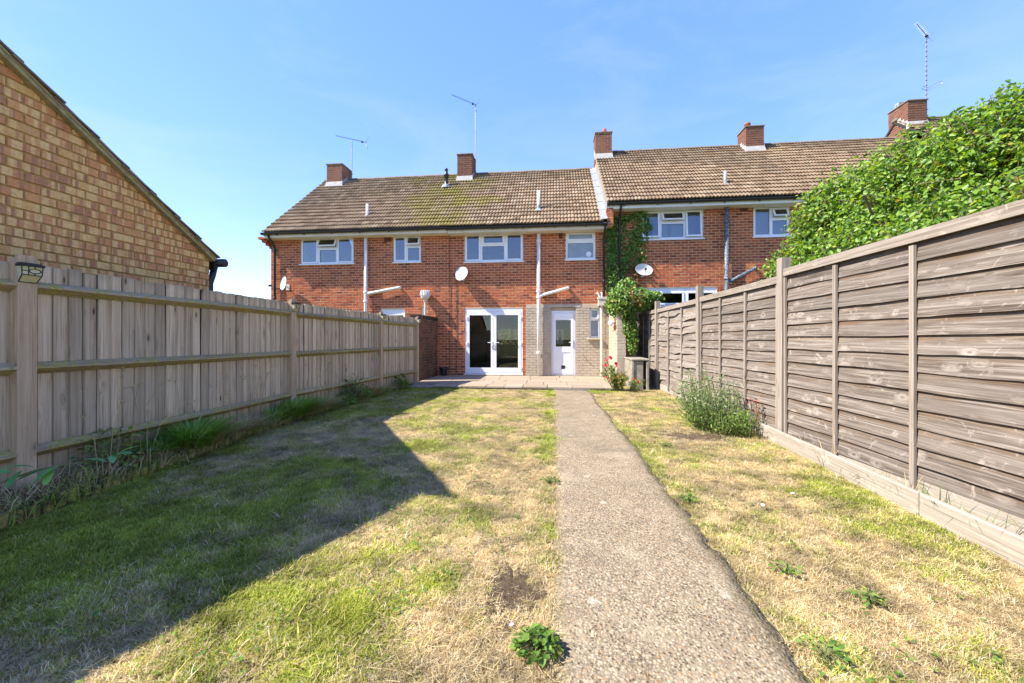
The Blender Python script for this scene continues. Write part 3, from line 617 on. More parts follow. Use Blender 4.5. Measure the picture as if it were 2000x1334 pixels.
window(hm, *m1, [(-2.76, -2.34, 3.755, 4.535, 'sash'), (-2.245, -1.545, 3.755, 4.19, 'fixed'), (-2.215, -1.575, 4.275, 4.52, 'sash'), (-1.45, -0.995, 3.755, 4.535, 'sash')])
wb = window(hm, *m2, [(0.46, 1.25, 3.76, 4.22, 'fixed', 'frost'), (0.475, 1.235, 4.325, 4.50, 'sash', 'frost')])
b = MB(); n = 20; b.add([(1.11+0.08*math.cos(2*math.pi*i/n), YH+0.052, 3.87+0.08*math.sin(2*math.pi*i/n)) for i in range(n)] + [(1.11+0.08*math.cos(2*math.pi*i/n), YH+0.062, 3.87+0.08*math.sin(2*math.pi*i/n)) for i in range(n)],
      [tuple(range(n))] + [(i, n+i, n+(i+1) % n, (i+1) % n) for i in range(n)]); b.build('round_vent', M['white'], wb)
window(hm, *tw, [(1.175, 1.395, 1.88, 2.13, 'sash', 'frost'), (1.175, 1.395, 1.31, 1.80, 'fixed', 'frost')], inset=0.06, sill=False)
b = MB(); b.box(1.05, 1.50, YH-0.10, YH+0.10, 1.20, 1.255); b.build('window_ledge', M['beige'], hm, bevel=0.008)
room_floor(hm, -3.29, 1.63, 2.6); room_floor(hm, -3.29, 1.63, 0.1); partition(hm, -3.29, 1.63, 2.61, 4.7, 15.5)
b = MB(); b.box(-0.85, -0.77, YH+0.24, 18.4, 0.1, 2.5); b.build('partition', M['room'], hm)
roof(hm, -3.30, 1.50, ZE, ZR, M['tile']); eaves(hm, -3.30, 1.62, 4.68)
chimney(hm, -3.72, -3.13, 14.9, 15.58, 7.52, 8.44, mossy=True)
# french doors: frame, two leaves with glass and handles
b = MB(); holed(b, lambda a, z, n: (a, YH+0.01-n, z), fr[0], fr[1], fr[2], fr[3], [(fr[0]+.05, fr[1]-.05, fr[2]+.05, fr[3]-.10)], 0.08, True); b.build('door_frame', M['white'], hm, bevel=0.004)
b = MB(); b.box(fr[0]-.02, fr[1]+.02, YH-0.06, YH+0.02, 0.085, 0.118); b.build('door_sill', M['white'], hm, bevel=0.006)
xm = (fr[0]+fr[1])/2
for (xa, xb, s) in ((fr[0]+.055, xm-.003, 1), (xm+.003, fr[1]-.055, -1)):
    b = MB(); holed(b, lambda a, z, n: (a, YH+0.002-n, z), xa, xb, fr[2]+.055, fr[3]-.105, [(xa+.085, xb-.085, fr[2]+.19, fr[3]-.215)], 0.06, True)
    d = b.build('door', M['white'], hm, bevel=0.006)
    b = MB(); b.box(xa+.085, xb-.085, YH+0.026, YH+0.032, fr[2]+.19, fr[3]-.215); b.build('pane', M['glass_dark'], d)
    xh = xb-.045 if s == 1 else xa+.045
    b = MB(); b.box(xh-.016, xh+.016, YH-0.014, YH+0.001, 0.93, 1.17); b.tube([(xh, YH-.012, 1.11), (xh, YH-.055, 1.11), (xh-s*.02, YH-.06, 1.11), (xh-s*.13, YH-.06, 1.11)], 0.011, 8); b.build('handle', M['white'], d)
    b = MB(); b.lathe([(.012, 0), (.012, .03)], (xh, YH-.02, 0.97), 8); b.build('lock', M['screw'], d)
    for zz in (0.3, 1.08, 1.9):
        xx = xa+.004 if s == 1 else xb-.004
        b = MB(); b.box(xx-.02, xx+.02, YH-.02, YH+.001, zz-.05, zz+.05); b.build('hinge', M['white'], d)
# white back door
b = MB(); holed(b, lambda a, z, n: (a, YH+0.05-n, z), dr[0]+.002, dr[1]-.002, dr[2], 2.11, [(dr[0]+.05, dr[1]-.05, dr[2]+.04, 2.06)], 0.07, True); b.build('door_frame', M['white'], hm, bevel=0.004)
b = MB(); b.box(dr[0]+.002, dr[1]-.002, YH+0.035, YH+0.12, 2.112, 2.214); b.build('head_panel', M['beige'], hm)
b = MB(); da, db = dr[0]+.054, dr[1]-.054
holed(b, lambda a, z, n: (a, YH+0.045-n, z), da, db, 0.135, 2.056, [(da+.085, db-.085, 0.26, 0.82), (da+.085, db-.085, 0.985, 1.82)], 0.05, True); bd = b.build('door', M['white'], hm, bevel=0.006)
b = MB(); b.box(da+.085, db-.085, YH+0.07, YH+0.076, 0.985, 1.82); b.build('pane', M['glass_dark'], bd)
b = MB(); b.box(da+.085, db-.085, YH+0.06, YH+0.07, 0.26, 0.82); b.build('panel', M['white'], bd)
b = MB(); b.box(da+.02, db-.02, YH+0.030, YH+0.044, 1.92, 2.02); b.build('head_rail', M['white'], bd, bevel=0.006)
b = MB(); ring(b, 0.25, 0.40, 0.27, 0.41, 0.012, YH+0.05, YH+0.062); b.build('cat_flap_frame', M['white'], bd)
b = MB(); b.box(0.262, 0.388, YH+0.054, YH+0.058, 0.282, 0.398); b.build('cat_flap', M['felt'], bd)
b = MB(); b.box(0.10, 0.335, YH+0.078, YH+0.082, 1.065, 1.53); lm = b.build('leaded_panel', plain('leaded_glass', (0.62, 0.58, 0.48), 0.5, 0.4, 0.1), bd)
b = MB(); cxm, czm = 0.217, 1.30
def diamond(w, h, cz): b.tube([(cxm, YH+.074, cz-h), (cxm-w, YH+.074, cz), (cxm, YH+.074, cz+h), (cxm+w, YH+.074, cz), (cxm, YH+.074, cz-h)], 0.006, 4)
diamond(.05, .10, czm+.03); diamond(.03, .05, czm+.13); diamond(.035, .05, czm-.06); b.tube([(cxm, YH+.074, czm-.18), (cxm, YH+.074, czm+.20)], 0.005, 4)
for s in (-1, 1): b.tube([(cxm, YH+.074, czm-.12), (cxm+s*.05, YH+.074, czm-.05), (cxm+s*.03, YH+.074, czm+.03), (cxm+s*.065, YH+.074, czm+.09)], 0.005, 4)
b.build('lead_came', M['felt'], bd)
b = MB(); xh = db-.04; b.box(xh-.014, xh+.014, YH+.03, YH+.046, 0.98, 1.22); b.tube([(xh, YH+.035, 1.12), (xh, YH-.01, 1.12), (xh-.11, YH-.01, 1.12)], 0.010, 8); b.build('handle', M['white'], bd)
# pipes of the middle house
sp_ = pipe(hm, 'soil_pipe', [(-0.44, 12.14, 4.62), (-0.44, 12.14, 0.09)], 0.056, M['pipe'], [(-0.44, 12.14, z) for z in (4.28, 2.72, 2.52, 0.80)])
pipe(hm, 'waste_pipe', [(-0.40, 12.14, 2.56), (-0.30, 12.14, 2.60), (0.10, 12.14, 2.70), (0.42, 12.14, 2.79), (0.47, 12.17, 2.80), (0.48, 12.25, 2.80)], 0.048, M['pipe'], [(-0.02, 12.14, 2.67)])
pipe(hm, 'vent_pipe', [(-0.459, 12.62, 5.0), (-0.459, 12.62, 6.02)], 0.052, M['pipe'])
b = MB(); b.lathe([(0.20, -0.02), (0.14, 0.04), (0.058, 0.10), (0.058, 0.22)], (-0.459, 12.60, 5.34), 10); b.build('vent_flashing', M['lead'], hm)
pipe(hm, 'downpipe', [(1.56, 11.86, 4.64), (1.56, 11.90, 4.54), (1.56, 12.12, 4.34), (1.56, 12.17, 4.22), (1.56, 12.17, 2.50)], 0.036, M['black'], [(1.56, 12.17, 4.2), (1.56, 12.17, 3.0)])
b = MB(); b.box(1.38, 1.62, 12.0, 12.24, 2.24, 2.47); b.box(1.36, 1.64, 11.98, 12.245, 2.44, 2.50); b.tube([(1.48, 12.12, 2.26), (1.48, 12.12, 0.1)], 0.045, 10)
hp = b.build('hopper', M['pipe_cream'], hm)
b = MB(); b.tube([(1.34, 12.25, 2.62), (1.36, 12.14, 2.66), (1.42, 12.12, 2.50)], 0.022, 7); b.tube([(1.49, 12.25, 2.66), (1.49, 12.12, 2.62), (1.48, 12.10, 2.50)], 0.022, 7); b.build('waste_pipe', M['pipe'], hm)
b = MB(); b.box(0.32, 0.52, YH-0.012, YH+0.03, 4.62, 4.69); b.box(0.18, 0.30, YH-0.012, YH+.03, 4.36, 4.58); b.build('air_vent', M['brown_vent'], hm)
b = MB(); b.tube([(-3.30, 12.245, 4.68), (-3.31, 12.24, 3.0), (-3.30, 12.245, 0.10)], 0.006, 5); b.tube([(-3.08, 12.245, 3.10), (-3.09, 12.243, 2.0), (-3.08, 12.245, 0.1)], 0.008, 5); b.build('cable', M['cable'], hm)
b = MB(); b.tube([(0.93, 12.25, 0.72), (0.93, 12.16, 0.72), (0.93, 12.14, 0.74)], 0.012, 6); b.build('hook', M['screw'], hm)
# lead flashing against the taller neighbour
b = MB(); pitch = math.atan2(ZR-ZE, 3.54)
for i in range(7):
    s0, s1 = i/7*4.62, (i+1)/7*4.62+0.06; q = lambda s, x, up: (x, 11.86+s*math.cos(pitch)-up*math.sin(pitch), ZE+s*math.sin(pitch)+up*math.cos(pitch))
    b.hexa([q(s0, 1.42, .072), q(s0, 1.625, .072), q(s1, 1.625, .066), q(s1, 1.42, .066), q(s0, 1.42, .084), q(s0, 1.625, .10), q(s1, 1.625, .09), q(s1, 1.42, .076)])
b.build('lead_flashing', M['lead'], hm)
# ---- right house
hr = thing('terraced_house', 'taller brick house right of the middle one, ivy at its corner, net curtains upstairs', 'house', (0, 0, 0), 'brick terraced houses')
r1 = (2.668, 4.511, 4.26, 5.16); r2 = (5.93, 6.95, 4.26, 5.16); r3 = (2.622, 4.90, 0.35, 2.79)
house_shell(hr, 1.631, 7.33, 0.05, 5.30, [r1, r2, r3])
window(hr, *r1, [(2.745, 3.20, 4.34, 5.08, 'open', 'glass', 5), (3.30, 3.94, 4.32, 4.73, 'fixed'), (3.33, 3.91, 4.83, 5.05, 'open', 'glass', 22), (4.03, 4.43, 4.34, 5.08, 'open', 'glass', 5)])
window(hr, *r2, [(6.0, 6.40, 4.33, 5.09, 'fixed'), (6.48, 6.88, 4.33, 4.74, 'fixed'), (6.50, 6.86, 4.84, 5.06, 'open', 'glass', 24)])
window(hr, *r3, [(2.70, 3.12, 0.45, 2.66, 'fixed', 'glass_dark'), (3.26, 3.92, 2.30, 2.63, 'sash', 'glass_dark'), (3.26, 3.92, 0.45, 2.20, 'fixed', 'glass_dark'), (4.06, 4.80, 2.30, 2.63, 'sash', 'glass_dark'), (4.06, 4.80, 0.45, 2.20, 'fixed', 'glass_dark')])
curtain(hr, 2.60, 3.55, 4.22, 5.15, YH+0.20); curtain(hr, 3.62, 4.60, 4.22, 5.15, YH+0.21); curtain(hr, 5.9, 6.98, 4.22, 5.15, YH+0.22)
room_floor(hr, 1.64, 7.33, 3.1); room_floor(hr, 1.64, 7.33, 0.1); partition(hr, 1.64, 7.33, 0.1, 5.2, 15.5)
roof(hr, 1.61, 7.33, ZE2, ZR2, M['tile_r']); eaves(hr, 1.62, 7.33, 5.27, mat_f='white')
chimney(hr, 1.60, 2.20, 14.9, 15.55, 8.13, 8.99, (1.96, 15.2, 'dome')); chimney(hr, 6.95, 7.57, 14.9, 15.55, 8.13, 8.92, (7.14, 15.2, 'louvre'), True)
b = MB()       # the strip of gable wall that rises above the lower roof, with its mortar verge
b.add([(1.612, 11.9, 4.6), (1.612, 11.9, ZE2-.03), (1.612, 15.4, ZR2-.03), (1.612, 18.9, ZE2-.03), (1.612, 18.9, 4.6), (1.625, 11.9, 4.6), (1.625, 11.9, ZE2-.03), (1.625, 15.4, ZR2-.03), (1.625, 18.9, ZE2-.03), (1.625, 18.9, 4.6)],
      [(0, 1, 2, 3, 4), (5, 9, 8, 7, 6), (0, 5, 6, 1), (1, 6, 7, 2), (2, 7, 8, 3)])
gw = b.build('lead_upstand', M['lead'], hr)
b = MB(); b.box(1.612, 1.80, 11.90, YH-.001, 4.62, ZE2-.16); bp = b.build('corner_pier', M['mortar'], hr)
k = MB(); bricks(k, lambda a, z, n: (a, 11.90-n, z), brick_rects(1.613, 1.80, 4.63, ZE2-.17, [])); bricks(k, lambda a, z, n: (1.612-n, 24.16-a, z), brick_rects(11.9, 12.26, 4.63, ZE2-.17, [])); tag(k.build('brickwork', M['brick'], bp), kind='stuff')
b = MB(); pit2 = math.atan2(ZR2-ZE2, 3.54)
b.hexa([(1.595, 11.84, ZE2-.04), (1.645, 11.84, ZE2-.04), (1.645, 15.4, ZR2-.04), (1.595, 15.4, ZR2-.04), (1.595, 11.84, ZE2+.03), (1.645, 11.84, ZE2+.03), (1.645, 15.4, ZR2+.03), (1.595, 15.4, ZR2+.03)])
b.build('verge', plain('verge_mortar', (0.34, 0.25, 0.16), 0.9, 0.1, 0.25, 12), hr)
pipe(hr, 'downpipe', [(2.02, 11.86, 5.24), (2.02, 11.90, 5.14), (2.02, 12.12, 4.94), (2.02, 12.17, 4.82), (2.02, 12.17, 0.1)], 0.036, M['black'], [(2.02, 12.17, 4.8)])
pipe(hr, 'soil_pipe', [(5.125, 12.14, 5.13), (5.125, 12.14, 0.1)], 0.058, M['iron'], [(5.125, 12.14, 4.72), (5.125, 12.14, 3.02)])
pipe(hr, 'waste_pipe', [(5.15, 12.14, 2.90), (5.24, 12.14, 2.94), (5.86, 12.14, 3.27), (5.94, 12.16, 3.32), (5.97, 12.25, 3.33)], 0.05, M['iron'], [(5.5, 12.14, 3.08)])
pipe(hr, 'vent_pipe', [(5.284, 12.62, 5.55), (5.284, 12.62, 6.40)], 0.045, M['lead'])
b = MB(); b.lathe([(0.19, -0.02), (0.13, 0.04), (0.06, 0.10), (0.055, 0.25)], (5.284, 12.60, 5.90), 10); b.build('vent_flashing', M['lead'], hr)
b = MB(); b.box(1.632, 1.698, YH-.02, YH-.009, .05, 2.3); b.build('painted_strip', M['beige'], hr)
b = MB(); b.box(5.54, 5.77, YH-.012, YH+.05, 5.03, 5.17); b.build('air_vent', M['brown_vent'], hr)
# ---- end house mostly behind the lilac
he = thing('terraced_house', 'house mostly hidden behind the lilac, its roof right of the ringed chimney pot', 'house', (0, 0, 0), 'brick terraced houses')
e1 = (9.0, 10.8, 4.26, 5.16)
house_shell(he, 7.331, 12.25, 0.05, 5.30, [e1]); window(he, *e1, [(9.07, 9.85, 4.33, 5.09, 'fixed'), (9.95, 10.73, 4.33, 5.09, 'fixed')])
room_floor(he, 7.34, 12.25, 3.1); partition(he, 7.34, 12.25, 0.1, 5.2, 15.5)
roof(he, 7.335, 12.24, ZE2, ZR2, M['tile_r']); eaves(he, 7.335, 12.24, 5.27, mat_f='white')
ho5 = thing('terraced_house', 'stepped-up last house of the terrace, its big chimney showing above the leafy lilac', 'house', (0, 0, 0), 'brick terraced houses')
house_shell(ho5, 12.251, 17.0, 0.05, 5.9, []); roof(ho5, 12.245, 17.0, ZE2+.66, ZR2+.66, M['tile_r'], 40); eaves(ho5, 12.25, 17.0, 5.93, mat_f='white')
chimney(ho5, 12.28, 12.89, 14.9, 15.7, 8.72, 9.52, (12.45, 15.45, 'square'), True)

# things seen through the french doors
tb = thing('dining_table', 'pale wooden table standing inside behind the french doors', 'table', (0, 0, 0))
b = MB(); b.box(-2.0, -1.35, 13.2, 14.3, 0.55, 0.59); b.build('tabletop', M['furn'], tb)
for (x, y) in ((-1.96, 13.24), (-1.39, 13.24), (-1.96, 14.26), (-1.39, 14.26)): b = MB(); b.box(x-.025, x+.025, y-.025, y+.025, 0.1, 0.549); b.build('leg', M['furn'], tb)
vz = thing('vase', 'vase of dried tan flowers on the table behind the french doors', 'vase', (0, 0, 0))
b = MB(); b.lathe([(.05, 0), (.06, .02), (.04, .09), (.025, .16), (.035, .18)], (-1.66, 13.5, 0.592), 12); b.build('vase_body', M['furn'], vz, True)
b = MB()
for i in range(60):
    a = random.uniform(0, 6.28); r_ = random.uniform(0.0, .11); z = 0.592+random.uniform(.24, .46); c0 = Vector((-1.66+r_*math.cos(a), 13.5+r_*math.sin(a), z)); b.tube([(-1.66, 13.5, .76), c0], .003, 3); b.lathe([(.004, -.012), (.02, 0), (.004, .015)], c0, 5)
b.build('dried_flowers', M['dried'], vz)
lp = thing('pendant_lamp', 'round woven pendant lampshade hanging inside above the table', 'lamp', (0, 0, 0))
b = MB(); b.lathe([(.26, 0), (.25, .06), (.18, .13), (.05, .17)], (-1.5, 13.6, 1.98), 18); b.build('lamp_shade', M['furn'], lp, True); b = MB(); b.tube([(-1.5, 13.6, 2.14), (-1.5, 13.6, 2.48)], .006, 5); b.build('cord', M['cable'], lp)

# =================================================================== NEIGHBOUR'S GABLE ON THE LEFT
ng = thing('bungalow', 'low neighbouring building with a bare gable of mottled banded bricks rising behind the close-boarded fence', 'house', (0, 0, 0))
GX = -4.75; YE, ZEg, YP, ZP, YN = 4.93, 2.36, 2.03, 4.22, -2.3
slope = (ZP - ZEg)/(YE - YP); ZN = 2.1
def vz_(y): return ZEg + (YE - y)*slope if y > YP else ZP - (YP - y)*(ZP - ZN)/(YP - YN)
def PG(a, z, n): return (GX + n, a, z)
b = MB(); b.add([(x, y, z) for x in (GX, GX-8) for (y, z) in ((YN, 0), (YE, 0), (YE, vz_(YE)), (YP, ZP), (YN, ZN))],
                [(0, 1, 2, 3, 4), (5, 9, 8, 7, 6), (1, 6, 7, 2), (0, 4, 9, 5), (2, 7, 8, 3), (3, 8, 9, 4)])
gwall = b.build('wall', M['mortar_olive'], ng)
bm_cache = {}
def brick_piece(w, h):
    key = (round(w, 2), round(h, 3))
    if key not in bm_cache:
        k = MB(); w_, h_ = key; e = .003
        k.add([(0, -w_/2, -h_/2), (0, w_/2, -h_/2), (0, w_/2, h_/2), (0, -w_/2, h_/2), (.010, -w_/2+e, -h_/2+e), (.010, w_/2-e, -h_/2+e), (.010, w_/2-e, h_/2-e), (.010, -w_/2+e, h_/2-e)],
              [(4, 5, 6, 7), (0, 1, 5, 4), (1, 2, 6, 5), (2, 3, 7, 6), (3, 0, 4, 7)])
        bm_cache[key] = k.mesh('brick', M['brick_band'])
    return bm_cache[key]
far = []
for (a, b_, c, d) in brick_rects(YN, YE, 0.05, 4.3, [], L=0.232, H=0.0865, J=0.013):
    # trim each brick where the verge cuts it off
    if b_ > YP:
        lim = YE - (d - 0.02 - ZEg)/slope if d > ZEg else YE
        b2 = min(b_, lim)
    else: b2 = b_
    if a < YP and d > vz_(a) - 0.0: continue
    if b2 - a < 0.035: continue
    if c > 1.75 and a > 1.75: inst('brick', brick_piece(b2-a, d-c), gwall, (GX + random.uniform(-.0015, .0015), (a+b2)/2, (c+d)/2), (0, random.uniform(-.01, .01), random.uniform(-.008, .008)))
    else: far.append((a, b2, c, d))
k = MB(); bricks(k, PG, far, 0.009); tag(k.build('brickwork', M['brick_band'], gwall), kind='stuff')
# roof slab, bargeboard, mortar bedding and verge tiles with stepped edges
b = MB(); dn = 0.10
b.add([(x, y, z) for x in (GX-.02, GX-8) for (y, z) in ((YE+.05, ZEg-.05*slope+.02), (YP, ZP+.02), (YN-.3, ZN-.12), (YN-.3, ZN-.02), (YP, ZP+.075), (YE+.05, ZEg-.05*slope+.075))],
      [(0, 1, 4, 5), (1, 2, 3, 4), (6, 11, 10, 7), (7, 10, 9, 8), (5, 4, 10, 11), (4, 3, 9, 10), (0, 6, 7, 1), (1, 7, 8, 2), (0, 5, 11, 6)])
groof = b.build('roof', M['felt'], ng)
def slab_along(y0, z0, y1, z1, x0, x1, up0, up1, name, m, parent):
    L = math.hypot(y1-y0, z1-z0); k = MB(); k.box(0, L, x0, x1, up0, up1)    # local x runs along the slope
    o = k.build(name, m, parent); ang = math.atan2(z1-z0, y1-y0)
    o.matrix_world = Matrix(((0, 1, 0, 0), (math.cos(ang), 0, -math.sin(ang), y0), (math.sin(ang), 0, math.cos(ang), z0), (0, 0, 0, 1)))
    return o
yb_, zb_ = YE+.02, ZEg-.02*slope
slab_along(yb_, zb_, YP, ZP, GX+.012, GX+.045, -.075, -.012, 'bargeboard', M['post_l'], groof)
slab_along(yb_+.03, zb_-.03*slope, YP, ZP, GX-.30, GX+.085, -.010, .008, 'undercloak', M['rail'], groof)
slab_along(yb_+.02, zb_-.02*slope, YP, ZP, GX-.25, GX+.075, .0085, .045, 'mortar_bedding', plain('yellowed_mortar', (0.36, 0.30, 0.15), 0.95, 0.1, 0.4, 14), groof)
tk = MB(); tk.box(0, .42, GX-.24, GX+.10, 0, .016); tm = tk.mesh('roof_tile', M['ridge']); ang = math.atan2(ZP-ZEg, YP-YE)
Lg = math.hypot(YE+.08-YP, ZP-ZEg+.08*slope); i = 0; s_ = 0.0
while s_ < Lg:
    y0 = YE+.08 + s_*math.cos(ang); z0 = ZEg-.08*slope + s_*math.sin(ang); a2 = ang + R(4.5) + random.uniform(-.012, .012)   # each tile rides up on the one below
    o = bpy.data.objects.new('roof_tile', tm); col.objects.link(o); o.parent = groof
    up = .056
    o.matrix_world = Matrix(((0, 1, 0, random.uniform(-.012, .012)), (math.cos(a2), 0, -math.sin(a2)*-1 if False else -math.sin(a2), y0 - math.sin(ang)*-up*-1 if False else y0), (math.sin(a2), 0, math.cos(a2), z0 + up), (0, 0, 0, 1)))
    s_ += .345; i += 1
slab_along(YP, ZP, YN-.25, ZN-.1, GX-.30, GX+.10, .0, .095, 'verge', M['ridge'], groof)
pipe(ng, 'gutter', [(GX+.10, YE+.16, ZEg-.06), (GX-7.9, YE+.16, ZEg-.06)], 0.06, M['black'])
b = MB(); b.box(GX-8, GX+.03, YE+.06, YE+.095, ZEg-.17, ZEg-.01); b.build('fascia_board', M['black'], ng)
pipe(ng, 'downpipe', [(GX-.06, YE+.16, ZEg-.1), (GX-.06, YE+.12, ZEg-.25), (GX-.06, YE+.08, ZEg-.36), (GX-.06, YE+.08, 0.05)], 0.04, M['black'])

# =================================================================== GROUND, PATIO, PATH
def grid(name, x0, x1, y0, y1, nx, ny, fz, m):
    X, Y = np.meshgrid(np.linspace(x0, x1, nx+1), np.linspace(y0, y1, ny+1)); Z = fz(X, Y)
    V = np.stack([X.ravel(), Y.ravel(), Z.ravel()], 1); i = np.arange(nx*ny); r_ = i//nx; c_ = i % nx; a = r_*(nx+1)+c_
    return np_mesh(name, V, np.stack([a, a+1, a+nx+2, a+nx+1], 1), m, None, True)
b = MB(); b.quad((-1500, -1500, -0.06), (1500, -1500, -0.06), (1500, 1500, -0.06), (-1500, 1500, -0.06)); tag(b.build('ground', plain('distant_ground', (0.13, 0.13, 0.05), 0.95, 0.1, 0.3, 0.4)), kind='structure')
_ph = rng.uniform(0, 6.28, (6, 2))
def wob(X, Y, s): return sum(np.sin(X*s*(1.3+i*0.9)+Y*s*(0.8+0.6*((i*7) % 5))*(-1)**i+_ph[i, 0])/(1+i*0.6) for i in range(6))*0.25
tag(grid('lawn', -4.6, 2.9, -3.0, 12.2, 75, 150, lambda X, Y: 0.006*wob(X, Y, 2.2) - 0.012, M['thatch']), kind='structure')
PX0, PX1 = 0.037, 0.862
def path_r(y): return 0.855 + 0.072*max(0, min(1, (7.5-y)/3.0)) + 0.016*math.sin(y*3.1) + 0.010*math.sin(y*11.3+1) + 0.006*math.sin(y*27.1) - (0.04 if 2.34 < y < 2.44 else 0)
def path_l(y): return 0.018 + 0.012*math.sin(y*2.3+.6) + 0.009*math.sin(y*9.7) + 0.006*math.sin(y*23.3+2)
ny = 640; nx = 14; V = []; F = []
ys = np.linspace(-2.8, 9.30, ny+1)
for y in ys:
    l, r_ = path_l(y), path_r(y)
    for i in range(nx+1):
        x = l+(r_-l)*i/nx; z = 0.020 + 0.004*math.sin(3*y+2*x) + random.uniform(-.0012, .0012)
        if min(abs(y-q_-0.05*x-.008*math.sin(9*x+q_)) for q_ in (1.62, 4.05, 6.5)) < 0.011: z -= 0.011
        if i in (0, nx): z -= random.uniform(.002, .007)
        V.append((x, y, z-.016))
for j in range(ny):
    for i in range(nx): a = j*(nx+1)+i; F.append((a, a+1, a+nx+2, a+nx+1))
nb = len(V)
for j, y in enumerate(ys):
    V.append((path_l(y)-.005, y, -.06)); V.append((path_r(y)+.005, y, -.06))
for j in range(ny):
    F.append((nb+2*j, nb+2*j+2, (j+1)*(nx+1), j*(nx+1))) if False else F.append((j*(nx+1), (j+1)*(nx+1), nb+2*j+2, nb+2*j)); F.append((j*(nx+1)+nx, nb+2*j+1, nb+2*j+3, (j+1)*(nx+1)+nx))
tag(np_mesh('path', V, F, M['aggregate']), kind='structure')
# patio: a base and its slabs
b = MB(); b.box(-3.62, 1.66, 9.40, 12.25, -0.05, 0.035); b.box(0.0, 0.88, 9.33, 9.399, -0.05, 0.032); patio = tag(b.build('patio', M['cement']), kind='structure')
rows = [(9.335, 9.86), (9.868, 10.44), (10.448, 10.90), (10.908, 11.50), (11.508, 12.238)]
for (y0, y1) in rows:
    x = -3.62 + random.uniform(0, .3); xs = [-3.62]
    while x < 1.5: xs.append(x) if x > -3.4 else None; x += random.choice([0.45, 0.6, 0.6, 0.75, 0.9])
    xs.append(1.66)
    for a, c in zip(xs, xs[1:]):
        if y0 < 9.5 and (c < -2.9): continue
        g = 0.005; k = MB(); w, d = c-a-2*g, y1-y0; h = 0.034; e = .006
        k.add([(-w/2, -d/2, 0), (w/2, -d/2, 0), (w/2, d/2, 0), (-w/2, d/2, 0), (-w/2+random.uniform(0, e), -d/2+random.uniform(0, e), h), (w/2-random.uniform(0, e), -d/2+random.uniform(0, e), h), (w/2-random.uniform(0, e), d/2-random.uniform(0, e), h), (-w/2+random.uniform(0, e), d/2-random.uniform(0, e), h)],
              [(4, 5, 6, 7), (0, 1, 5, 4), (1, 2, 6, 5), (2, 3, 7, 6), (3, 0, 4, 7)])
        o = k.build('paving_slab', M['slab'], patio); o.location = ((a+c)/2, (y0+y1)/2, 0.0365+random.uniform(-.002, .002)); o.rotation_euler = (random.uniform(-.004, .004), random.uniform(-.004, .004), random.uniform(-.006, .006))
# raised bed along the left fence
def fence_x(y): return -3.985 + 0.030*(y-2.5) + 0.0045*(y-2.5)*(y-2.5)*0.35
def edge_x(y):
    pts = [(-1, -3.30), (2.1, -3.50), (3.08, -3.645), (3.8, -3.70), (4.5, -3.80), (5.7, -3.845), (7.6, -3.86), (8.6, -3.80), (10.4, -3.6)]
    return float(np.interp(y, [p_[0] for p_ in pts], [p_[1] for p_ in pts]))
V = []; F = []; ys = np.linspace(-1, 10.2, 140)
for j, y in enumerate(ys):
    xa, xb = -4.65, edge_x(y)-.05
    for i in range(9): V.append((xa+(xb-xa)*i/8, y, 0.09+0.025*random.random()-(0.05 if i == 8 else 0)-0.05*max(0, min(1, (y-7)/2))))
for j in range(139):
    for i in range(8): a = j*9+i; F.append((a, a+1, a+10, a+9))
tag(np_mesh('flower_bed', V, F, M['soil'], None, True), kind='structure')
le = thing('log_edging', 'low mossy half-log roll edging the bed below the left-hand fence', 'edging', (0, 0, 0))
k = MB(); n = 7; vv = []
for z, rr in ((-.06, .038), (.0, .038), (.026, .037), (.034, .030)):
    for i in range(n): a = math.pi*(-0.5 + i/(n-1)); vv.append((rr*math.cos(a), rr*math.sin(a), z))
k.add(vv, [(r_*n+i, r_*n+i+1, (r_+1)*n+i+1, (r_+1)*n+i) for r_ in range(3) for i in range(n-1)] + [tuple(3*n+i for i in range(n))])
lm_ = k.mesh('half_log', M['log']); y = 0.9
while y < 7.6:
    inst('half_log', lm_, le, (edge_x(y), y, 0.058+random.uniform(-.03, .02)), (random.uniform(-.09, .09), random.uniform(-.08, .14), math.atan2(edge_x(y)-edge_x(y+.1), .1)), (1, random.uniform(.9, 1.08), 1)); y += 0.082

# =================================================================== LEFT FENCE
lf = thing('closeboard_fence', 'grey close-boarded fence with mossy arris rails along the shaded left side of the lawn', 'fence', (0, 0, 0))
posts = [(-3.93, -0.6), (-3.97, 2.52), (-4.02, 5.62), (-3.86, 8.37), (-3.655, 10.15)]
k = MB(); k.box(-.05, .05, -.055, .055, -0.05, 1.84); k.v = [(x, y, z - (0.07 if (z > 1 and x < 0) else 0)) for (x, y, z) in k.v]     # sloped top
pmesh = k.mesh('post', M['post_l'])
k = MB(); k.hexa([(-.048, -.010, 0), (.048, -.010, 0), (.048, .010, 0), (-.048, .000, 0), (-.048, -.010, 1.72), (.048, -.010, 1.72), (.048, .010, 1.72), (-.048, .000, 1.72)])
bmesh_ = k.mesh('board', M['board'])
for (x, y) in posts:
    inst('post', pmesh, lf, (x, y, 0.0), (random.uniform(-.004, .004), 0, random.uniform(-.03, .03)))
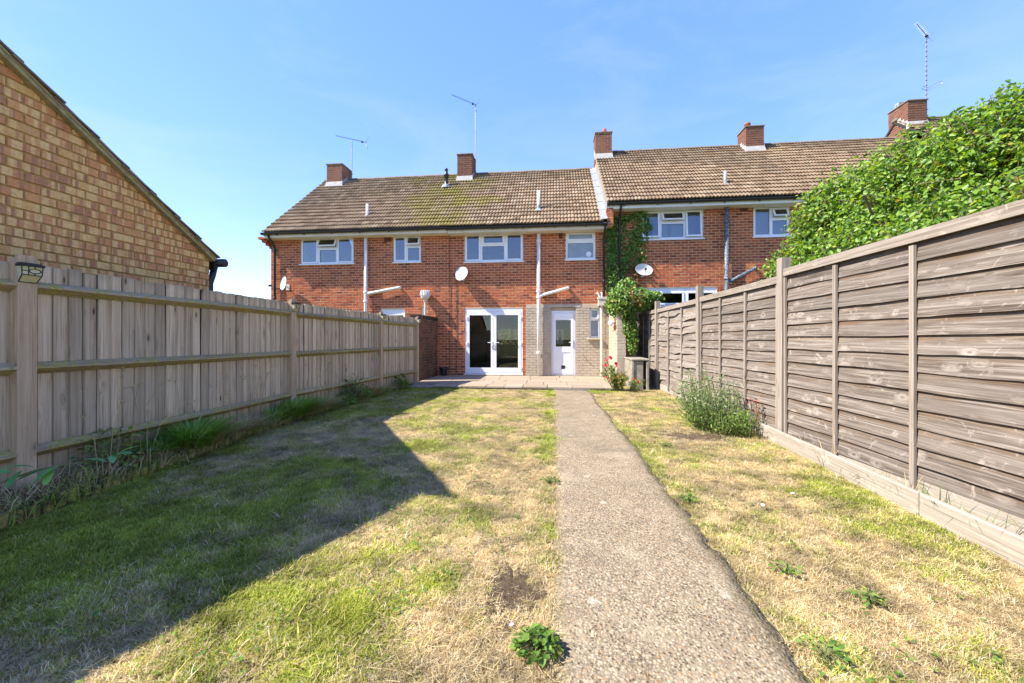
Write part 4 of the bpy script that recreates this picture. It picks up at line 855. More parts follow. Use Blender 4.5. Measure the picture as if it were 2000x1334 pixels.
for (p0, p1) in zip(posts, posts[1:]):
    d = Vector((p1[0]-p0[0], p1[1]-p0[1])); L = d.length; ang = math.atan2(d.y, d.x)
    for zr in (0.36, 0.99, 1.61):
        sag = random.uniform(-.006, .006); k = MB(); n = 12
        for q in range(n):       # triangular arris rail, flat back against the boards
            xa_, xb_ = .05+(L-.1)*q/n, .05+(L-.1)*(q+1)/n; da, db_ = sag*math.sin(math.pi*q/n), sag*math.sin(math.pi*(q+1)/n)
            k.add([(xa_, .015, -.05+da), (xa_, -.052, -.006+da), (xa_, .015, .042+da), (xb_, .015, -.05+db_), (xb_, -.052, -.006+db_), (xb_, .015, .042+db_), (xa_, -.05, .012+da), (xb_, -.05, .012+db_)],
                  [(0, 3, 4, 1), (1, 4, 7, 6), (6, 7, 5, 2)] + ([(0, 1, 6, 2)] if q == 0 else []) + ([(3, 5, 7, 4)] if q == n-1 else []))
        o = k.build('arris_rail', M['rail'], lf); o.location = (p0[0], p0[1], zr+random.uniform(-.008, .008)); o.rotation_euler = (0, 0, ang)
    nb_ = round(L/0.104); st = L/nb_
    for i in range(nb_):
        s_ = (i+.5)*st; nx_, ny_ = -d.y/L, d.x/L
        inst('board', bmesh_, lf, (p0[0]+d.x/L*s_+nx_*.028, p0[1]+d.y/L*s_+ny_*.028, 0.068+random.uniform(-.005, .004)), (random.uniform(-.006, .006), random.uniform(-.004, .004), ang+R(180)+R(3)), (st/.100*random.uniform(.95, 1.05), 1, 1.0+random.uniform(-.004, .004)))
    k = MB(); k.box(.04, L-.04, .041, .046, .06, 1.783); o = k.build('joint_shade_backing', M['felt'], lf); o.location = (p0[0], p0[1], 0.0); o.rotation_euler = (0, 0, ang)  # added dark sheet behind the gaps, its colour standing in for joint shade
    k = MB(); k.box(.05, L-.05, .032, .05, -.05, .10); o = k.build('gravel_board', M['board'], lf); o.location = (p0[0], p0[1], 0.0); o.rotation_euler = (0, 0, ang)
# solar lights on the post faces
t = NT('lamp_glass_cream'); M['lampglass'] = t.done(t.ramp(t.noise(t.pos(), 25, 3), [(0.3, (0.52, 0.50, 0.26)), (0.7, (0.66, 0.60, 0.40))]), 0.3, 0.5)
def solar_light(x, y, z, rz, label):
    s = thing('solar_light', label, 'light', (x, y, z), 'solar lights on the fence posts'); s.rotation_euler = (0, 0, rz)     # faces local +x
    k = MB(); k.box(0, .070, -.062, .062, .052, .070); k.box(0, .055, -.055, .055, .070, .078); k.build('cap', M['black'], s)
    k = MB(); k.hexa([(.004, -.045, -.060), (.022, -.045, -.060), (.022, .045, -.060), (.004, .045, -.060), (.004, -.055, .051), (.055, -.055, .051), (.055, .055, .051), (.004, .055, .051)])
    k.v = [(x_, y_, z_) for (x_, y_, z_) in k.v]; k = MB()
    k.add([(.004, -.048, -.062), (.004, .048, -.062), (.052, .052, -.010), (.052, -.052, -.010), (.056, -.056, .051), (.056, .056, .051), (.004, -.056, .051), (.004, .056, .051)],
          [(0, 1, 2, 3), (3, 2, 5, 4), (0, 3, 4, 6), (1, 7, 5, 2), (6, 4, 5, 7), (0, 6, 7, 1)])
    k.build('lamp_body', M['lampglass'], s)
    k = MB(); e = .0035
    for pts in ([(.053, -.053, -.010), (.053, .053, -.010)], [(.057, -.020, .051), (.054, -.020, -.010)], [(.056, -.056, .022), (.056, .056, .022)] if False else [(.055, -.054, .020), (.055, -.019, .020)],
                [(.055, .046, .020), (.055, .054, .020)], [(.053, -.053, -.010), (.004, -.048, -.062)], [(.053, .053, -.010), (.004, .048, -.062)], [(.004, -.048, -.062), (.004, .048, -.062)],
                [(.057, -.056, .051), (.053, -.053, -.010)], [(.057, .056, .051), (.053, .053, -.010)], [(.056, .014, .051), (.055, .014, .036)], [(.054, .014, -.010), (.0545, .014, .004)]): k.tube(pts, e, 5)
    k.tube([(.0565, .014+.032*math.cos(2*math.pi*i/16), .020+.017*math.sin(2*math.pi*i/16)) for i in range(17)], e, 5)
    k.build('lamp_frame', M['black'], s); return s
for (p_, lab) in zip(posts[1:], ('largest cream-glass solar light, on the nearest left-hand fence post', 'small solar light on the second fence post, below the satellite dish at the house corner', 'small solar light on the third fence post from the camera',
                                 'partly hidden solar light on the last fence post, beside the dark brick wall')):
    solar_light(p_[0]+.052, p_[1], 1.70, R(-6), lab)

# =================================================================== GARDEN WALLS BESIDE THE PATIO
gl = thing('garden_wall', 'short dark weathered brick wall between the left-hand fence and the house', 'wall', (0, 0, 0))
b = MB(); b.box(-3.94, -3.708, 10.508, YH-.006, 0.0, 1.80); b.build('wall_core', M['mortar_dark'], gl)
k = MB(); bricks(k, lambda a, z, n: (-3.708+n, a, z), brick_rects(10.50, YH-.01, 0.08, 1.80, [])); bricks(k, lambda a, z, n: (a, 10.508-n, z), brick_rects(-3.94, -3.70, 0.08, 1.80, [])); tag(k.build('brickwork', M['brick_dark'], gl), kind='stuff')
y = 10.49
while y < YH-.05:
    k = MB(); k.box(-3.955, -3.69, y, min(y+.068, YH-.01), 1.802, 1.91); o = k.build('coping_brick', M['brick_chim'] if random.random() < .2 else M['felt'], gl); y += .077
gr_ = thing('garden_wall', 'short beige painted wall draped in ivy, beside the small toilet window', 'wall', (0, 0, 0))
b = MB(); b.box(1.70, 1.93, 10.60, YH-.016, 0.0, 2.02); b.build('wall_core', M['beige'], gr_)
k = MB(); bricks(k, lambda a, z, n: (1.70-n, 22.8-a, z), brick_rects(10.60, 12.19, 0.05, 2.0, [], J=.006), .005); bricks(k, lambda a, z, n: (a, 10.60-n, z), brick_rects(1.70, 1.93, 0.05, 2.0, [], J=.006), .005); tag(k.build('painted_brickwork', M['beige'], gr_), kind='stuff')
cb = thing('concrete_bunker', 'low weathered concrete box with a slab lid between the beige wall and the right-hand fence', 'bunker', (0, 0, 0))
b = MB(); b.box(1.88, 1.94, 9.55, 10.50, 0.0, .70); b.build('side_panel', M['concrete'], cb, bevel=.01)
b = MB(); b.box(2.22, 2.28, 9.55, 10.50, 0.0, .70); b.build('side_panel', M['concrete'], cb, bevel=.01)
b = MB(); b.box(1.941, 2.15, 9.57, 9.63, 0.0, .69); b.build('front_panel', M['concrete'], cb, bevel=.01)
b = MB(); b.box(1.941, 2.219, 10.42, 10.48, 0.0, .69); b.build('back_panel', M['concrete'], cb)
b = MB(); b.box(1.868, 2.29, 9.54, 10.51, .702, .748); b.build('lid', M['concrete'], cb, bevel=.012)
wl_ = thing('wall_light', 'round white globe light under the ivy by the beige wall', 'light', (1.60, 11.0, 1.66))
b = MB(); prof = [(.075*math.sin(math.pi*i/10)+.001, -.075*math.cos(math.pi*i/10)) for i in range(11)]; b.lathe(prof, (0, 0, 0), 16); b.build('globe', M['white'], wl_, True)
b = MB(); b.tube([(.06, 0, .03), (.098, 0, .03)], .03, 8); b.build('wall_bracket', M['white'], wl_)

# =================================================================== RIGHT FENCE
rf_ = thing('lap_panel_fence', 'sunlit overlapping-panel timber fence stepping along the right side of the garden', 'fence', (0, 0, 0))
def rx(y): return 2.839 - 0.029*y
rp = [(0.0, 2.03), (2.42, 2.03), (4.89, 2.03), (7.29, 1.965), (9.87, 1.955), (11.75, 1.955)]
ang = math.atan2(1, -0.029)
k = MB(); k.box(-.05, .05, -.055, .055, -.05, 2.15); pr_m = k.mesh('post', M['post_r'])
for i, (y, zt) in enumerate(rp): o = inst('post', pr_m, rf_, (rx(y), y, 0.02 if i in (2, 3) else 0), (random.uniform(-.008, .008), random.uniform(-.008, .008), ang-R(90))); 
def fence_panel(y0, y1, zt, old, first):
    L = (y1-y0-.11)/math.sin(ang); x0 = rx(y0+.055); org = Vector((x0, y0+.055, 0)); sm = M['slat_old'] if old else M['slat']
    def put(k, name, m, z=0.0, off=0.0, tilt=0.0):
        o = k.build(name, m, rf_); o.location = org + Vector((-1, -.029, 0))*off + Vector((0, 0, z)); o.rotation_euler = (tilt, 0, ang); return o
    # local x runs away from the camera along the fence, local +y faces the garden
    zb = .14; n = 13; step = (zt-.07-zb)/n
    for i in range(n):
        k = MB(); ns = 14; w = step+.035; wav = (.016 if old else .0035); ph = random.uniform(0, 6.28); f = random.uniform(1.3, 2.6); bow = random.uniform(-.008, .012)*(2.2 if old else .6)
        vv = []; ff = []
        for q in range(ns+1):
            u = q/ns; x = .002+(L-.004)*u; zl = wav*(math.sin(f*6*u+ph)+.6*math.sin(f*15*u+2*ph)) + random.uniform(-.4, .4)*wav; bo = bow*math.sin(math.pi*u*2+ph)
            vv += [(x, -.004+bo*.3, w*.5), (x, .000+bo*.3, w*.5), (x, .022+bo, -w*.5+zl), (x, .012+bo, -w*.5+zl)]
        for q in range(ns):
            a = 4*q; c = a+4
            ff += [(a+1, a+2, c+2, c+1), (a+2, a+3, c+3, c+2), (a+3, a, c, c+3), (a, a+1, c+1, c)]
        ff += [(0, 3, 2, 1), (4*ns, 4*ns+1, 4*ns+2, 4*ns+3)]
        k.add(vv, ff); put(k, 'slat', sm, zb+(i+.5)*step, -.012, 0)
    k = MB(); k.box(0, L, .014, .034, -.065, 0.0); k.box(0, L, -.03, -.013, -.065, 0.0); k.box(0, L, -.03, .034, .001, .02); put(k, 'top_rail', M['rail_r'], zt-.02)
    for fx in (0.012, 1/3, 2/3, .988):
        k = MB(); h = zt-.10-.08; bw = .019 if .1 < fx < .9 else .014
        vv = [(-bw, 0, 0), (bw, 0, 0), (bw, .022, 0), (-bw, .022, 0), (-bw, 0, h), (bw, 0, h), (bw, .022, h), (-bw, .022, h)]
        k.hexa(vv); o = k.build('batten', M['post_r'], rf_); o.location = org + Vector((math.cos(ang), math.sin(ang), 0))*(L*fx) + Vector((-1, -.029, 0))*.012 + Vector((0, 0, .075)); o.rotation_euler = (0, random.uniform(-.006, .006), ang)
    k = MB(); k.box(0, L, -.02, .006, -.03, .15); put(k, 'gravel_board', M['gravelboard'])
for i, ((y0, z0), (y1, z1)) in enumerate(zip(rp, rp[1:])): fence_panel(y0, y1, [2.03, 2.03, 1.965, 1.95, 1.955][i], i >= 3, i == 0)
eb = thing('edging_board', 'long pale timber edging board lying along the foot of the right-hand fence', 'edging board', (0, 0, 0))
for (ya, yb2) in ((-0.5, 2.95), (2.96, 5.35)):
    xa, xb = 2.385+.045*ya+.0, 2.385+.045*yb2; k = MB(); L = math.hypot(xb-xa, yb2-ya); k.box(0, L, -.018, .018, -.04, .155); o = k.build('plank', M['gravelboard'], eb, bevel=.006); o.location = (xa, ya, 0); o.rotation_euler = (0, 0, math.atan2(yb2-ya, xb-xa))

# =================================================================== AERIALS, DISHES, SMALL THINGS
def aerial(label, mx, my, z0, z1, tip, tail, n_el, el_len, arms=True, extra=None):
    a = thing('tv_aerial', label, 'aerial', (0, 0, 0), 'TV aerials on the chimneys')
    k = MB(); k.tube([(mx, my, z0), (mx, my, z1)], .022, 6); k.build('mast', M['steel'], a)
    tip, tail = Vector(tip), Vector(tail); k = MB(); k.tube([tail, tip], .012, 5); k.build('boom', M['steel'], a)
    k = MB(); dv = (tip-tail).normalized(); side = dv.cross(Vector((0, 0, 1))).normalized()
    for i in range(n_el):
        c = tail.lerp(tip, (i+1)/n_el); ln = el_len*(1-.3*i/n_el); k.tube([c-side*ln, c+side*ln], .006, 4)
    for s in (-1, 1):
        c = tail.lerp(tip, .04); up = side.cross(dv); k.tube([c, c+up*s*.22-dv*.10+side*.12], .006, 4); k.tube([c, c+up*s*.22-dv*.10-side*.12], .006, 4)
    k.build('elements', M['steel'], a)
    k = MB(); c = tail.lerp(tip, .16); k.box(c.x-.035, c.x+.035, c.y-.03, c.y+.03, c.z-.045, c.z+.01); k.build('junction_box', M['black'], a)
    k = MB(); s = -1 if extra is None else extra
    for z in (z0+.06, z0+.28): k.tube([(mx, my, z), (mx+s*.28, my, z)], .014, 5); k.box(mx-.035, mx+.035, my-.035, my+.035, z-.015, z+.015)
    k.build('bracket', M['steel'], a); return a
aerial('thin TV aerial with a nearly level boom beside the leftmost chimney', -8.375, 15.5, 7.86, 9.50, (-9.0, 15.4, 9.72), (-7.75, 15.6, 9.47), 14, .10)
aerial('tall TV aerial tilting up to the left beside the mossy middle chimney', -3.085, 15.35, 7.65, 10.60, (-4.02, 15.2, 10.98), (-3.03, 15.36, 10.60), 12, .10)
ar = aerial('tallest TV aerial on a taped mast beside the far right chimney', 13.12, 15.2, 9.05, 11.90, (12.55, 14.9, 12.18), (13.2, 15.22, 11.88), 10, .075, extra=-1)
k = MB()
for s in (-1, 1): k.tube([(13.12, 15.15, 9.98), (13.12+s*.30, 15.0, 10.02+s*.07), (13.12+s*.34, 14.98, 10.06+s*.08), (13.12+s*.28, 15.0, 10.12+s*.07), (13.12, 15.15, 10.06)], .008, 5)
k.build('fm_loop', M['steel'], ar)
k = MB()
for i in range(14): k.lathe([(.026, -.012), (.026, .012)], (13.12, 15.2, 9.5+i*.17), 6)
k.build('tape_bands', M['felt'], ar)
def dish(label, c, face, rx_, rz_, m, arm):
    d = thing('satellite_dish', label, 'satellite dish', c, 'satellite dishes on the house fronts')
    f = Vector(face).normalized(); q = f.to_track_quat('Z', 'Y').to_matrix()
    k = MB(); nr, na = 6, 22; vv = [q @ Vector((0, 0, -.055))]
    for i in range(1, nr+1):
        for j in range(na): a = 2*math.pi*j/na; r_ = i/nr; vv.append(q @ Vector((rx_*r_*math.cos(a), rz_*r_*math.sin(a), -.055*(1-r_*r_))))
    nfront = len(vv); off = f*.008
    vv2 = vv + [v-off for v in vv]; ff = []
    for o_, fl in ((0, 0), (nfront, 1)):
        for j in range(na): t_ = (o_, o_+1+j, o_+1+(j+1) % na); ff.append(t_[::-1] if fl else t_)
        for i in range(nr-1):
            for j in range(na): a = o_+1+i*na+j; b_ = o_+1+i*na+(j+1) % na; t_ = (a, a+na, b_+na, b_); ff.append(t_[::-1] if fl else t_)
    e = 1+(nr-1)*na
    for j in range(na): ff.append((e+j, nfront+e+j, nfront+e+(j+1) % na, e+(j+1) % na))
    k.add(vv2, ff); fix_smooth(k.build('reflector', m, d, True))
    arm = [Vector(a) for a in arm]
    k = MB(); k.tube(arm, .011, 6); k.build('lnb_arm', M['black'], d)
    k = MB(); k.tube([arm[-1], arm[-1]+(Vector((0, 0, 0))-arm[-1]).normalized()*.07], [.035, .028], 8); k.tube([arm[-1]-Vector((0, .0, .02)), arm[-1]+Vector((0, 0, .03))], .025, 8); k.build('lnb', M['black'], d)
    k = MB(); back = Vector((0, YH-.02-c[1], -.10)); k.tube([-f*.06, back+Vector((0, -.06, 0)), back], .018, 7); k.box(back.x-.06, back.x+.06, YH-.02-c[1], YH-.006-c[1], -.20, .0); k.build('wall_bracket', M['dish'], d); return d
dish('grey satellite dish low on the left house, edge-on above the fence', (-8.88, 12.02, 3.07), (-.50, -.84, .16), .20, .235, M['dish'], [(.05, -.05, -.23), (-.14, -.22, -.16), (-.27, -.30, -.12)])
dish('round grey satellite dish on the middle house, below the left end of the three-part window', (-2.87, 12.02, 3.29), (-.42, -.86, .22), .245, .225, M['dish'], [(.06, -.06, -.22), (-.06, -.22, -.17), (-.16, -.34, -.11)])
dish('pale oval satellite dish on the right house beside the ivy', (2.72, 12.02, 3.31), (.22, -.90, .33), .27, .20, M['dish_pale'], [(0, -.05, -.24), (.02, -.16, -.19), (-.02, -.30, -.04)])
bp = thing('plant_pot', 'empty black plastic bucket-shaped pot in the corner by the dark brick wall', 'pot', (-3.43, 12.0, 0.072))
b = MB(); n = 16
for (r0, r1, z0, z1) in ((.095, .135, 0, .22), (.145, .145, .22, .25)): b.lathe([(r0, z0), (r1, z1)], (0, 0, 0), n)
b.f = [f for f in b.f if len(f) == 4] + [tuple(range(n))[::-1]]; b.lathe([(.13, .25), (.12, .21)], (0, 0, 0), n); b.f = b.f[:-2] + [b.f[-1]]
b.build('pot_body', M['black'], bp)
b = MB(); b.tube([(.145*math.cos(i*math.pi/8), .145*math.sin(i*math.pi/8), .25) for i in range(17)], .008, 5); b.build('rim', M['black'], bp)

# =================================================================== VEGETATION
def unit(v): return v/np.maximum(np.linalg.norm(v, axis=-1, keepdims=True), 1e-9)
def leaves_arr(P, D, N, L, W, fold=0.28, droop=0.2):
    """six-point folded leaves: P base, D direction, N face normal"""
    D = unit(D); S_ = unit(np.cross(D, N)); N = np.cross(S_, D); L = L[:, None]; W = W[:, None]
    tip = P + D*L - N*L*droop; mid = P + D*L*.45
    l1 = P + D*L*.30 + S_*W*.5 + N*W*fold; r1 = P + D*L*.30 - S_*W*.5 + N*W*fold
    l2 = P + D*L*.66 + S_*W*.36 + N*(W*fold*.7-L*droop*.4); r2 = P + D*L*.66 - S_*W*.36 + N*(W*fold*.7-L*droop*.4)
    V = np.stack([P, l1, l2, tip, r2, r1], 1).reshape(-1, 3); i = (np.arange(len(P))*6)[:, None]
    return V, np.concatenate([i+np.array([[0, 1, 2, 3]]), i+np.array([[0, 3, 4, 5]])], 0)
def rdir(n, g=None): 
    v = (g or rng).normal(size=(n, 3)); return unit(v)
def foliage(name, P, D, N, L, W, m, parent, kind='stuff', **k):
    V, F = leaves_arr(P, D, N, L, W, **k); o = np_mesh(name, V, F, m, parent)
    return tag(o, kind=kind)

# ---- big lilac behind the right fence: limbs first, then leaf sprays at the ends of twigs
lt = thing('lilac_tree', 'big leafy green lilac leaning over the far side of the right-hand fence', 'tree', (0, 0, 0))
g = np.random.default_rng(11)
blobs = [((4.95, 7.0, 2.85), (.9, .9, 1.25)), ((5.2, 6.1, 2.86), (1.0, 1.0, 1.34)), ((5.45, 5.1, 2.90), (1.1, 1.0, 1.26)), ((5.75, 4.1, 2.90), (1.15, 1.0, 1.22)), ((6.0, 3.1, 2.85), (1.2, 1.0, 1.25)), ((4.25, 6.95, 2.25), (.5, .6, .6)), ((6.9, 5.6, 3.5), (.9, 1.1, 1.15)), ((5.1, 5.2, 3.42), (.6, .5, .62)), ((4.15, 7.2, 2.3), (.45, .5, .65)), ((4.7, 7.1, 3.2), (.65, .6, .7)), ((4.55, 7.35, 2.0), (.62, .55, .75)), ((4.4, 6.0, 2.2), (.7, .8, .75)), ((4.5, 4.9, 2.2), (.75, .8, .7)), ((4.7, 3.9, 2.25), (.8, .8, .75)), ((6.3, 6.2, 2.9), (1.0, 1.2, 1.25))]
TP = []; TD = []
for (c, r_) in blobs:
    n = int(95*r_[0]*r_[1]*r_[2]**.5*19.0); d = rdir(n, g); rad = .55+.49*g.random(n)**.55
    TP.append(np.array(c)+d*np.array(r_)*rad[:, None]); TD.append(unit(d+np.array([0, 0, .35])+g.normal(size=(n, 3))*.35))
TP = np.concatenate(TP); TD = np.concatenate(TD)
br = MB()
stems = [(5.3, 6.4), (5.6, 5.2), (5.9, 4.2), (5.1, 7.0), (6.2, 3.3)]
for (x, y) in stems:
    for q in range(3):
        e = Vector((x-.5+random.uniform(-.7, .6), y+random.uniform(-.7, .7), 2.6+random.uniform(-.3, .6))); m_ = Vector((x, y, 1.1)).lerp(e, .5)+Vector((random.uniform(-.2, .2), random.uniform(-.2, .2), .1))
        br.tube([(x+.05*q, y, 0), (x+random.uniform(-.1, .1), y, .9), m_, e], [.06, .05, .032, .014], 6)
br.build('trunk', M['bark'], lt)
tw_ = MB(); ls = {'P': [], 'D': [], 'N': [], 'L': [], 'W': []}
for i in range(len(TP)):
    d = TD[i]; tip = TP[i]; bas = tip-d*g.uniform(.28, .5)
    if i % 2 == 0: tw_.tube([bas, (bas+tip)/2+g.normal(size=3)*.02, tip], [.006, .004, .002], 3, False)
    nl = 7+int(g.integers(0, 5))
    for q in range(nl):
        f = q/(nl-1) if nl > 1 else 1
        p = bas+(tip-bas)*f; a = unit(g.normal(size=3)); a = unit(a-d*np.dot(a, d)*.8+d*.35+np.array([0, 0, -.18])); 
        ls['P'].append(p+a*.03); ls['D'].append(a); ls['N'].append(unit(np.array([0, 0, 1.0])*.8+g.normal(size=3)*.75-np.array([.2, .1, 0]))); L = g.uniform(.036, .085)*(1.1 if g.random() < .3 else .9); ls['L'].append(L); ls['W'].append(L*g.uniform(.62, .8))
# pale narrow-leaved shoots at the far end, over the panel post
for q in range(26):
    b0 = np.array([4.0+g.uniform(-.25, .35), 6.9+g.uniform(-.3, .5), 1.75+g.uniform(-.2, .6)]); d = unit(np.array([-.75, .15, .55])+g.normal(size=3)*.35); tip = b0+d*g.uniform(.25, .5)
    tw_.tube([b0, tip], [.005, .002], 3, False)
    for f in np.linspace(.15, 1, 9):
        a = unit(d*.7+g.normal(size=3)*.6); ls['P'].append(b0+(tip-b0)*f); ls['D'].append(a); ls['N'].append(unit(np.array([0, 0, 1.0])+g.normal(size=3)*.5)); ls['L'].append(g.uniform(.07, .11)); ls['W'].append(g.uniform(.018, .03))
tag(tw_.build('twigs', M['bark'], lt), kind='stuff')
A_ = {k_: np.array(v_) for k_, v_ in ls.items()}
# the leaves that show largest are objects of their own, the rest one mesh
dist = np.linalg.norm(A_['P']-np.array([0, 0, 1.21]), axis=1); px_ = A_['P'][:, 0]*.9945+A_['P'][:, 1]*.1045; dd = -A_['P'][:, 0]*.1045+A_['P'][:, 1]*.9945
vis = (px_/dd < 1.33) & (A_['P'][:, 2] > 2.25); order = np.argsort(np.where(vis, dist, 99)); near = order[:300]; rest = order[300:]
v6, f6 = leaves_arr(np.zeros((1, 3)), np.array([[1., 0, 0]]), np.array([[0, 0, 1.]]), np.array([1.]), np.array([.7])); lme = bpy.data.meshes.new('leaf'); lme.from_pydata(v6.tolist(), [], f6.tolist()); lme.materials.append(M['lilac']); lme.update()
crown = foliage('crown', A_['P'][rest], A_['D'][rest], A_['N'][rest], A_['L'][rest], A_['W'][rest], M['lilac'], lt)
for i in near:
    D_ = A_['D'][i]; S_ = unit(np.cross(D_, A_['N'][i])); N_ = np.cross(S_, D_); L = A_['L'][i]; wv_ = A_['W'][i]/.7
    o = bpy.data.objects.new('leaf', lme); col.objects.link(o); o.parent = lt
    o.matrix_world = Matrix([[*(D_[r_]*L for _ in (0,)), -S_[r_]*wv_*1.0, N_[r_]*L, A_['P'][i][r_]] for r_ in range(3)] + [[0, 0, 0, 1]])

# ---- ivy
iv = thing('ivy', 'ivy climbing the right house corner and tumbling over the beige wall', 'ivy', (0, 0, 0))
g = np.random.default_rng(5); st_ = MB(); P = []; dry = []
paths = []
for q in range(34):
    x, z = 2.05+g.uniform(-.28, .35), 2.2; pts = [(x, z)]; dx = g.uniform(-.10, .16)
    while z < 5.0 and len(pts) < 60:
        z += .08; x += dx*.08/.5+g.normal()*.022; x = min(max(x, 1.70), 2.9); pts.append((x, z))
        if g.random() < .018: break
    paths.append(pts)
for (x0, z0, x1, z1) in ((2.25, 3.9, 2.78, 4.25), (2.35, 3.4, 2.85, 3.75), (2.3, 4.4, 2.95, 4.75), (2.0, 4.8, 2.75, 5.08), (2.5, 4.35, 2.98, 4.62), (1.68, 3.3, 1.98, 4.3), (1.66, 4.3, 1.8, 4.6), (2.1, 4.9, 2.7, 5.10)):
    n = 18; paths.append([(x0+(x1-x0)*i/n+g.normal()*.02, z0+(z1-z0)*i/n) for i in range(n+1)])
for pts in paths:
    st_.tube([(x, YH-.015, z) for (x, z) in pts], .006, 4, False)
    for (x, z) in pts:
        for _ in range(4): P.append((x+g.normal()*.055, YH-.02-g.random()*.06, z+g.normal()*.05)); dry.append(z < 3.5 and x > 2.2 and g.random() < .75)
P = np.array(P); dry = np.array(dry); n = len(P)
def lv(P, m, name, nb, L0, L1, parent, g, dn=-.6, w=.9):
    n = len(P); N = unit(np.array(nb)+g.normal(size=(n, 3))*.45); D = unit(np.array([0, 0, dn])+g.normal(size=(n, 3))*.6); L = g.uniform(L0, L1, n); return foliage(name, P, D, N, L, L*w, m, parent)
lv(P[~dry], M['ivy'], 'foliage', (-.3, -1, .35), .055, .085, iv, g); lv(P[dry], M['ivy_dry'], 'dry_foliage', (-.2, -1, .2), .04, .07, iv, g)
Q = []
for (c, r_, n) in (((1.86, 10.85, 2.22), (.40, .62, .42), 2100), ((2.25, 10.8, 2.30), (.42, .5, .30), 1100), ((2.62, 10.7, 2.35), (.30, .28, .16), 330), ((2.10, 11.5, 2.62), (.28, .4, .35), 650), ((2.02, 10.62, 1.78), (.19, .16, .62), 800), ((2.10, 10.58, 1.25), (.13, .12, .42), 430)):
    d = rdir(n, g); Q.append(np.array(c)+d*np.array(r_)*(.72+.32*g.random((n, 1))))
Q = np.concatenate(Q); lv(Q, M['ivy'], 'foliage', (-.5, -.6, .6), .055, .095, iv, g)
Q = np.array([(2.0+g.normal()*.16, 10.36+g.normal()*.06, 2.28+g.normal()*.10) for _ in range(90)]+[(1.70+g.normal()*.03, 10.75+g.normal()*.05, 1.62+g.normal()*.09) for _ in range(40)]); lv(Q, M['ivy_dry'], 'dry_foliage', (-.3, -.8, .3), .05, .08, iv, g)
st_.tube([(2.18, 10.62, 0.0), (2.14, 10.60, .7), (2.06, 10.62, 1.5), (2.0, 10.8, 2.1), (2.05, 11.6, 2.5), (2.05, 12.2, 2.8)], [.05, .045, .04, .035, .03, .02], 7)
st_.build('stem', M['bark'], iv)

# ---- bush helper
def bush(t_, c, n_st, h, spread, m, Ls, per, g, lean=(0, 0), stem_m='stem', w=.45, jitter=.02, st0=.15, name='foliage', rad=.06, curve=.5):
    st = MB(); P = []; D = []
    tips = []
    for q in range(n_st):
        a = g.uniform(0, 6.283); sp = spread*g.random()**.5; hh = h*g.uniform(.6, 1.05)*(1-.35*(sp/spread)**2)
        b0 = np.array([c[0]+rad*math.cos(a), c[1]+rad*math.sin(a), c[2]]); e = np.array([c[0]+sp*math.cos(a)+lean[0], c[1]+sp*math.sin(a)+lean[1], c[2]+hh]); m_ = (b0+e)/2+np.array([0, 0, hh*.12])-np.array([math.cos(a), math.sin(a), 0])*sp*curve*.25
        st.tube([b0, m_, e], [.006, .005, .002], 4, False); tips.append(e)
        for f in np.linspace(st0, 1, per):
            p = (1-f)**2*b0+2*f*(1-f)*m_+f*f*e; P.append(p+g.normal(size=3)*jitter); t1 = unit(e-b0); D.append(unit(t1*.4+g.normal(size=3)*.7))
    st.build('stems', M[stem_m], t_)
    P = np.array(P); D = np.array(D); n = len(P); L = g.uniform(Ls[0], Ls[1], n)
    foliage(name, P, D, unit(np.array([-.3, -.2, 1])+g.normal(size=(n, 3))*.5), L, L*w, m, t_); return tips
g = np.random.default_rng(21)
rb = thing('rose_bush', 'small rose bush with bright pinkish red blooms at the corner of the patio', 'rose bush', (0, 0, 0))
t1 = bush(rb, (1.51, 9.36, 0), 46, .52, .26, M['rose'], (.035, .065), 16, g, lean=(.02, 0), w=.6)
t2 = bush(rb, (1.44, 9.42, .08), 22, .66, .20, M['weed'], (.035, .06), 14, g, lean=(-.14, .05), w=.6, st0=.35, name='upper_foliage')
t3 = bush(rb, (1.85, 9.26, 0), 16, .36, .22, M['weed'], (.03, .05), 12, g, lean=(.10, 0), w=.6, name='side_foliage')
k = MB()
for (rr, n, z, tl_) in ((.018, 4, .02, .5), (.036, 6, .012, .9), (.052, 7, 0, 1.2)):
    for i in range(n):
        a = 2*math.pi*i/n+rr*40; ca, sa = math.cos(a), math.sin(a); w = rr*.75
        k.add([(0, 0, 0), (ca*rr*.6-sa*w, sa*rr*.6+ca*w, z+.012), (ca*rr*1.05, sa*rr*1.05, z+.03*(1.5-tl_)), (ca*rr*.6+sa*w, sa*rr*.6-ca*w, z+.012)], [(0, 1, 2, 3)])
fm = k.mesh('flower', M['petal'])
for (x, y, z) in ((1.28, 9.36, .94), (1.36, 9.40, 1.02), (1.49, 9.42, .84), (1.51, 9.34, .77), (1.24, 9.36, .78), (1.26, 9.32, .40), (1.36, 9.30, .33), (1.93, 9.16, .31), (1.96, 9.20, .26), (1.89, 9.2, .37)):
    inst('flower', fm, rb, (x-.01, y-.03, z*.74+.02), (R(55)+g.normal()*.3, g.normal()*.4, g.uniform(0, 6)), (.88+g.normal()*.1,)*3)
sh = thing('shrub', 'loose green shrub sprawling against the right-hand fence beside bare soil', 'shrub', (0, 0, 0))
bush(sh, (2.15, 5.55, 0), 95, .80, .48, M['shrub'], (.024, .05), 17, g, w=.42, rad=.20, lean=(-.06, .12), curve=-.5, jitter=.045)
bush(sh, (2.18, 5.4, 0), 100, .38, .48, M['weed'], (.03, .055), 15, g, w=.30, rad=.2, name='lower_foliage', curve=-.8, jitter=.035)
rs = thing('red_seedling', 'small red-leaved twig in front of the lap fence, right of the loose shrub', 'plant', (0, 0, 0))
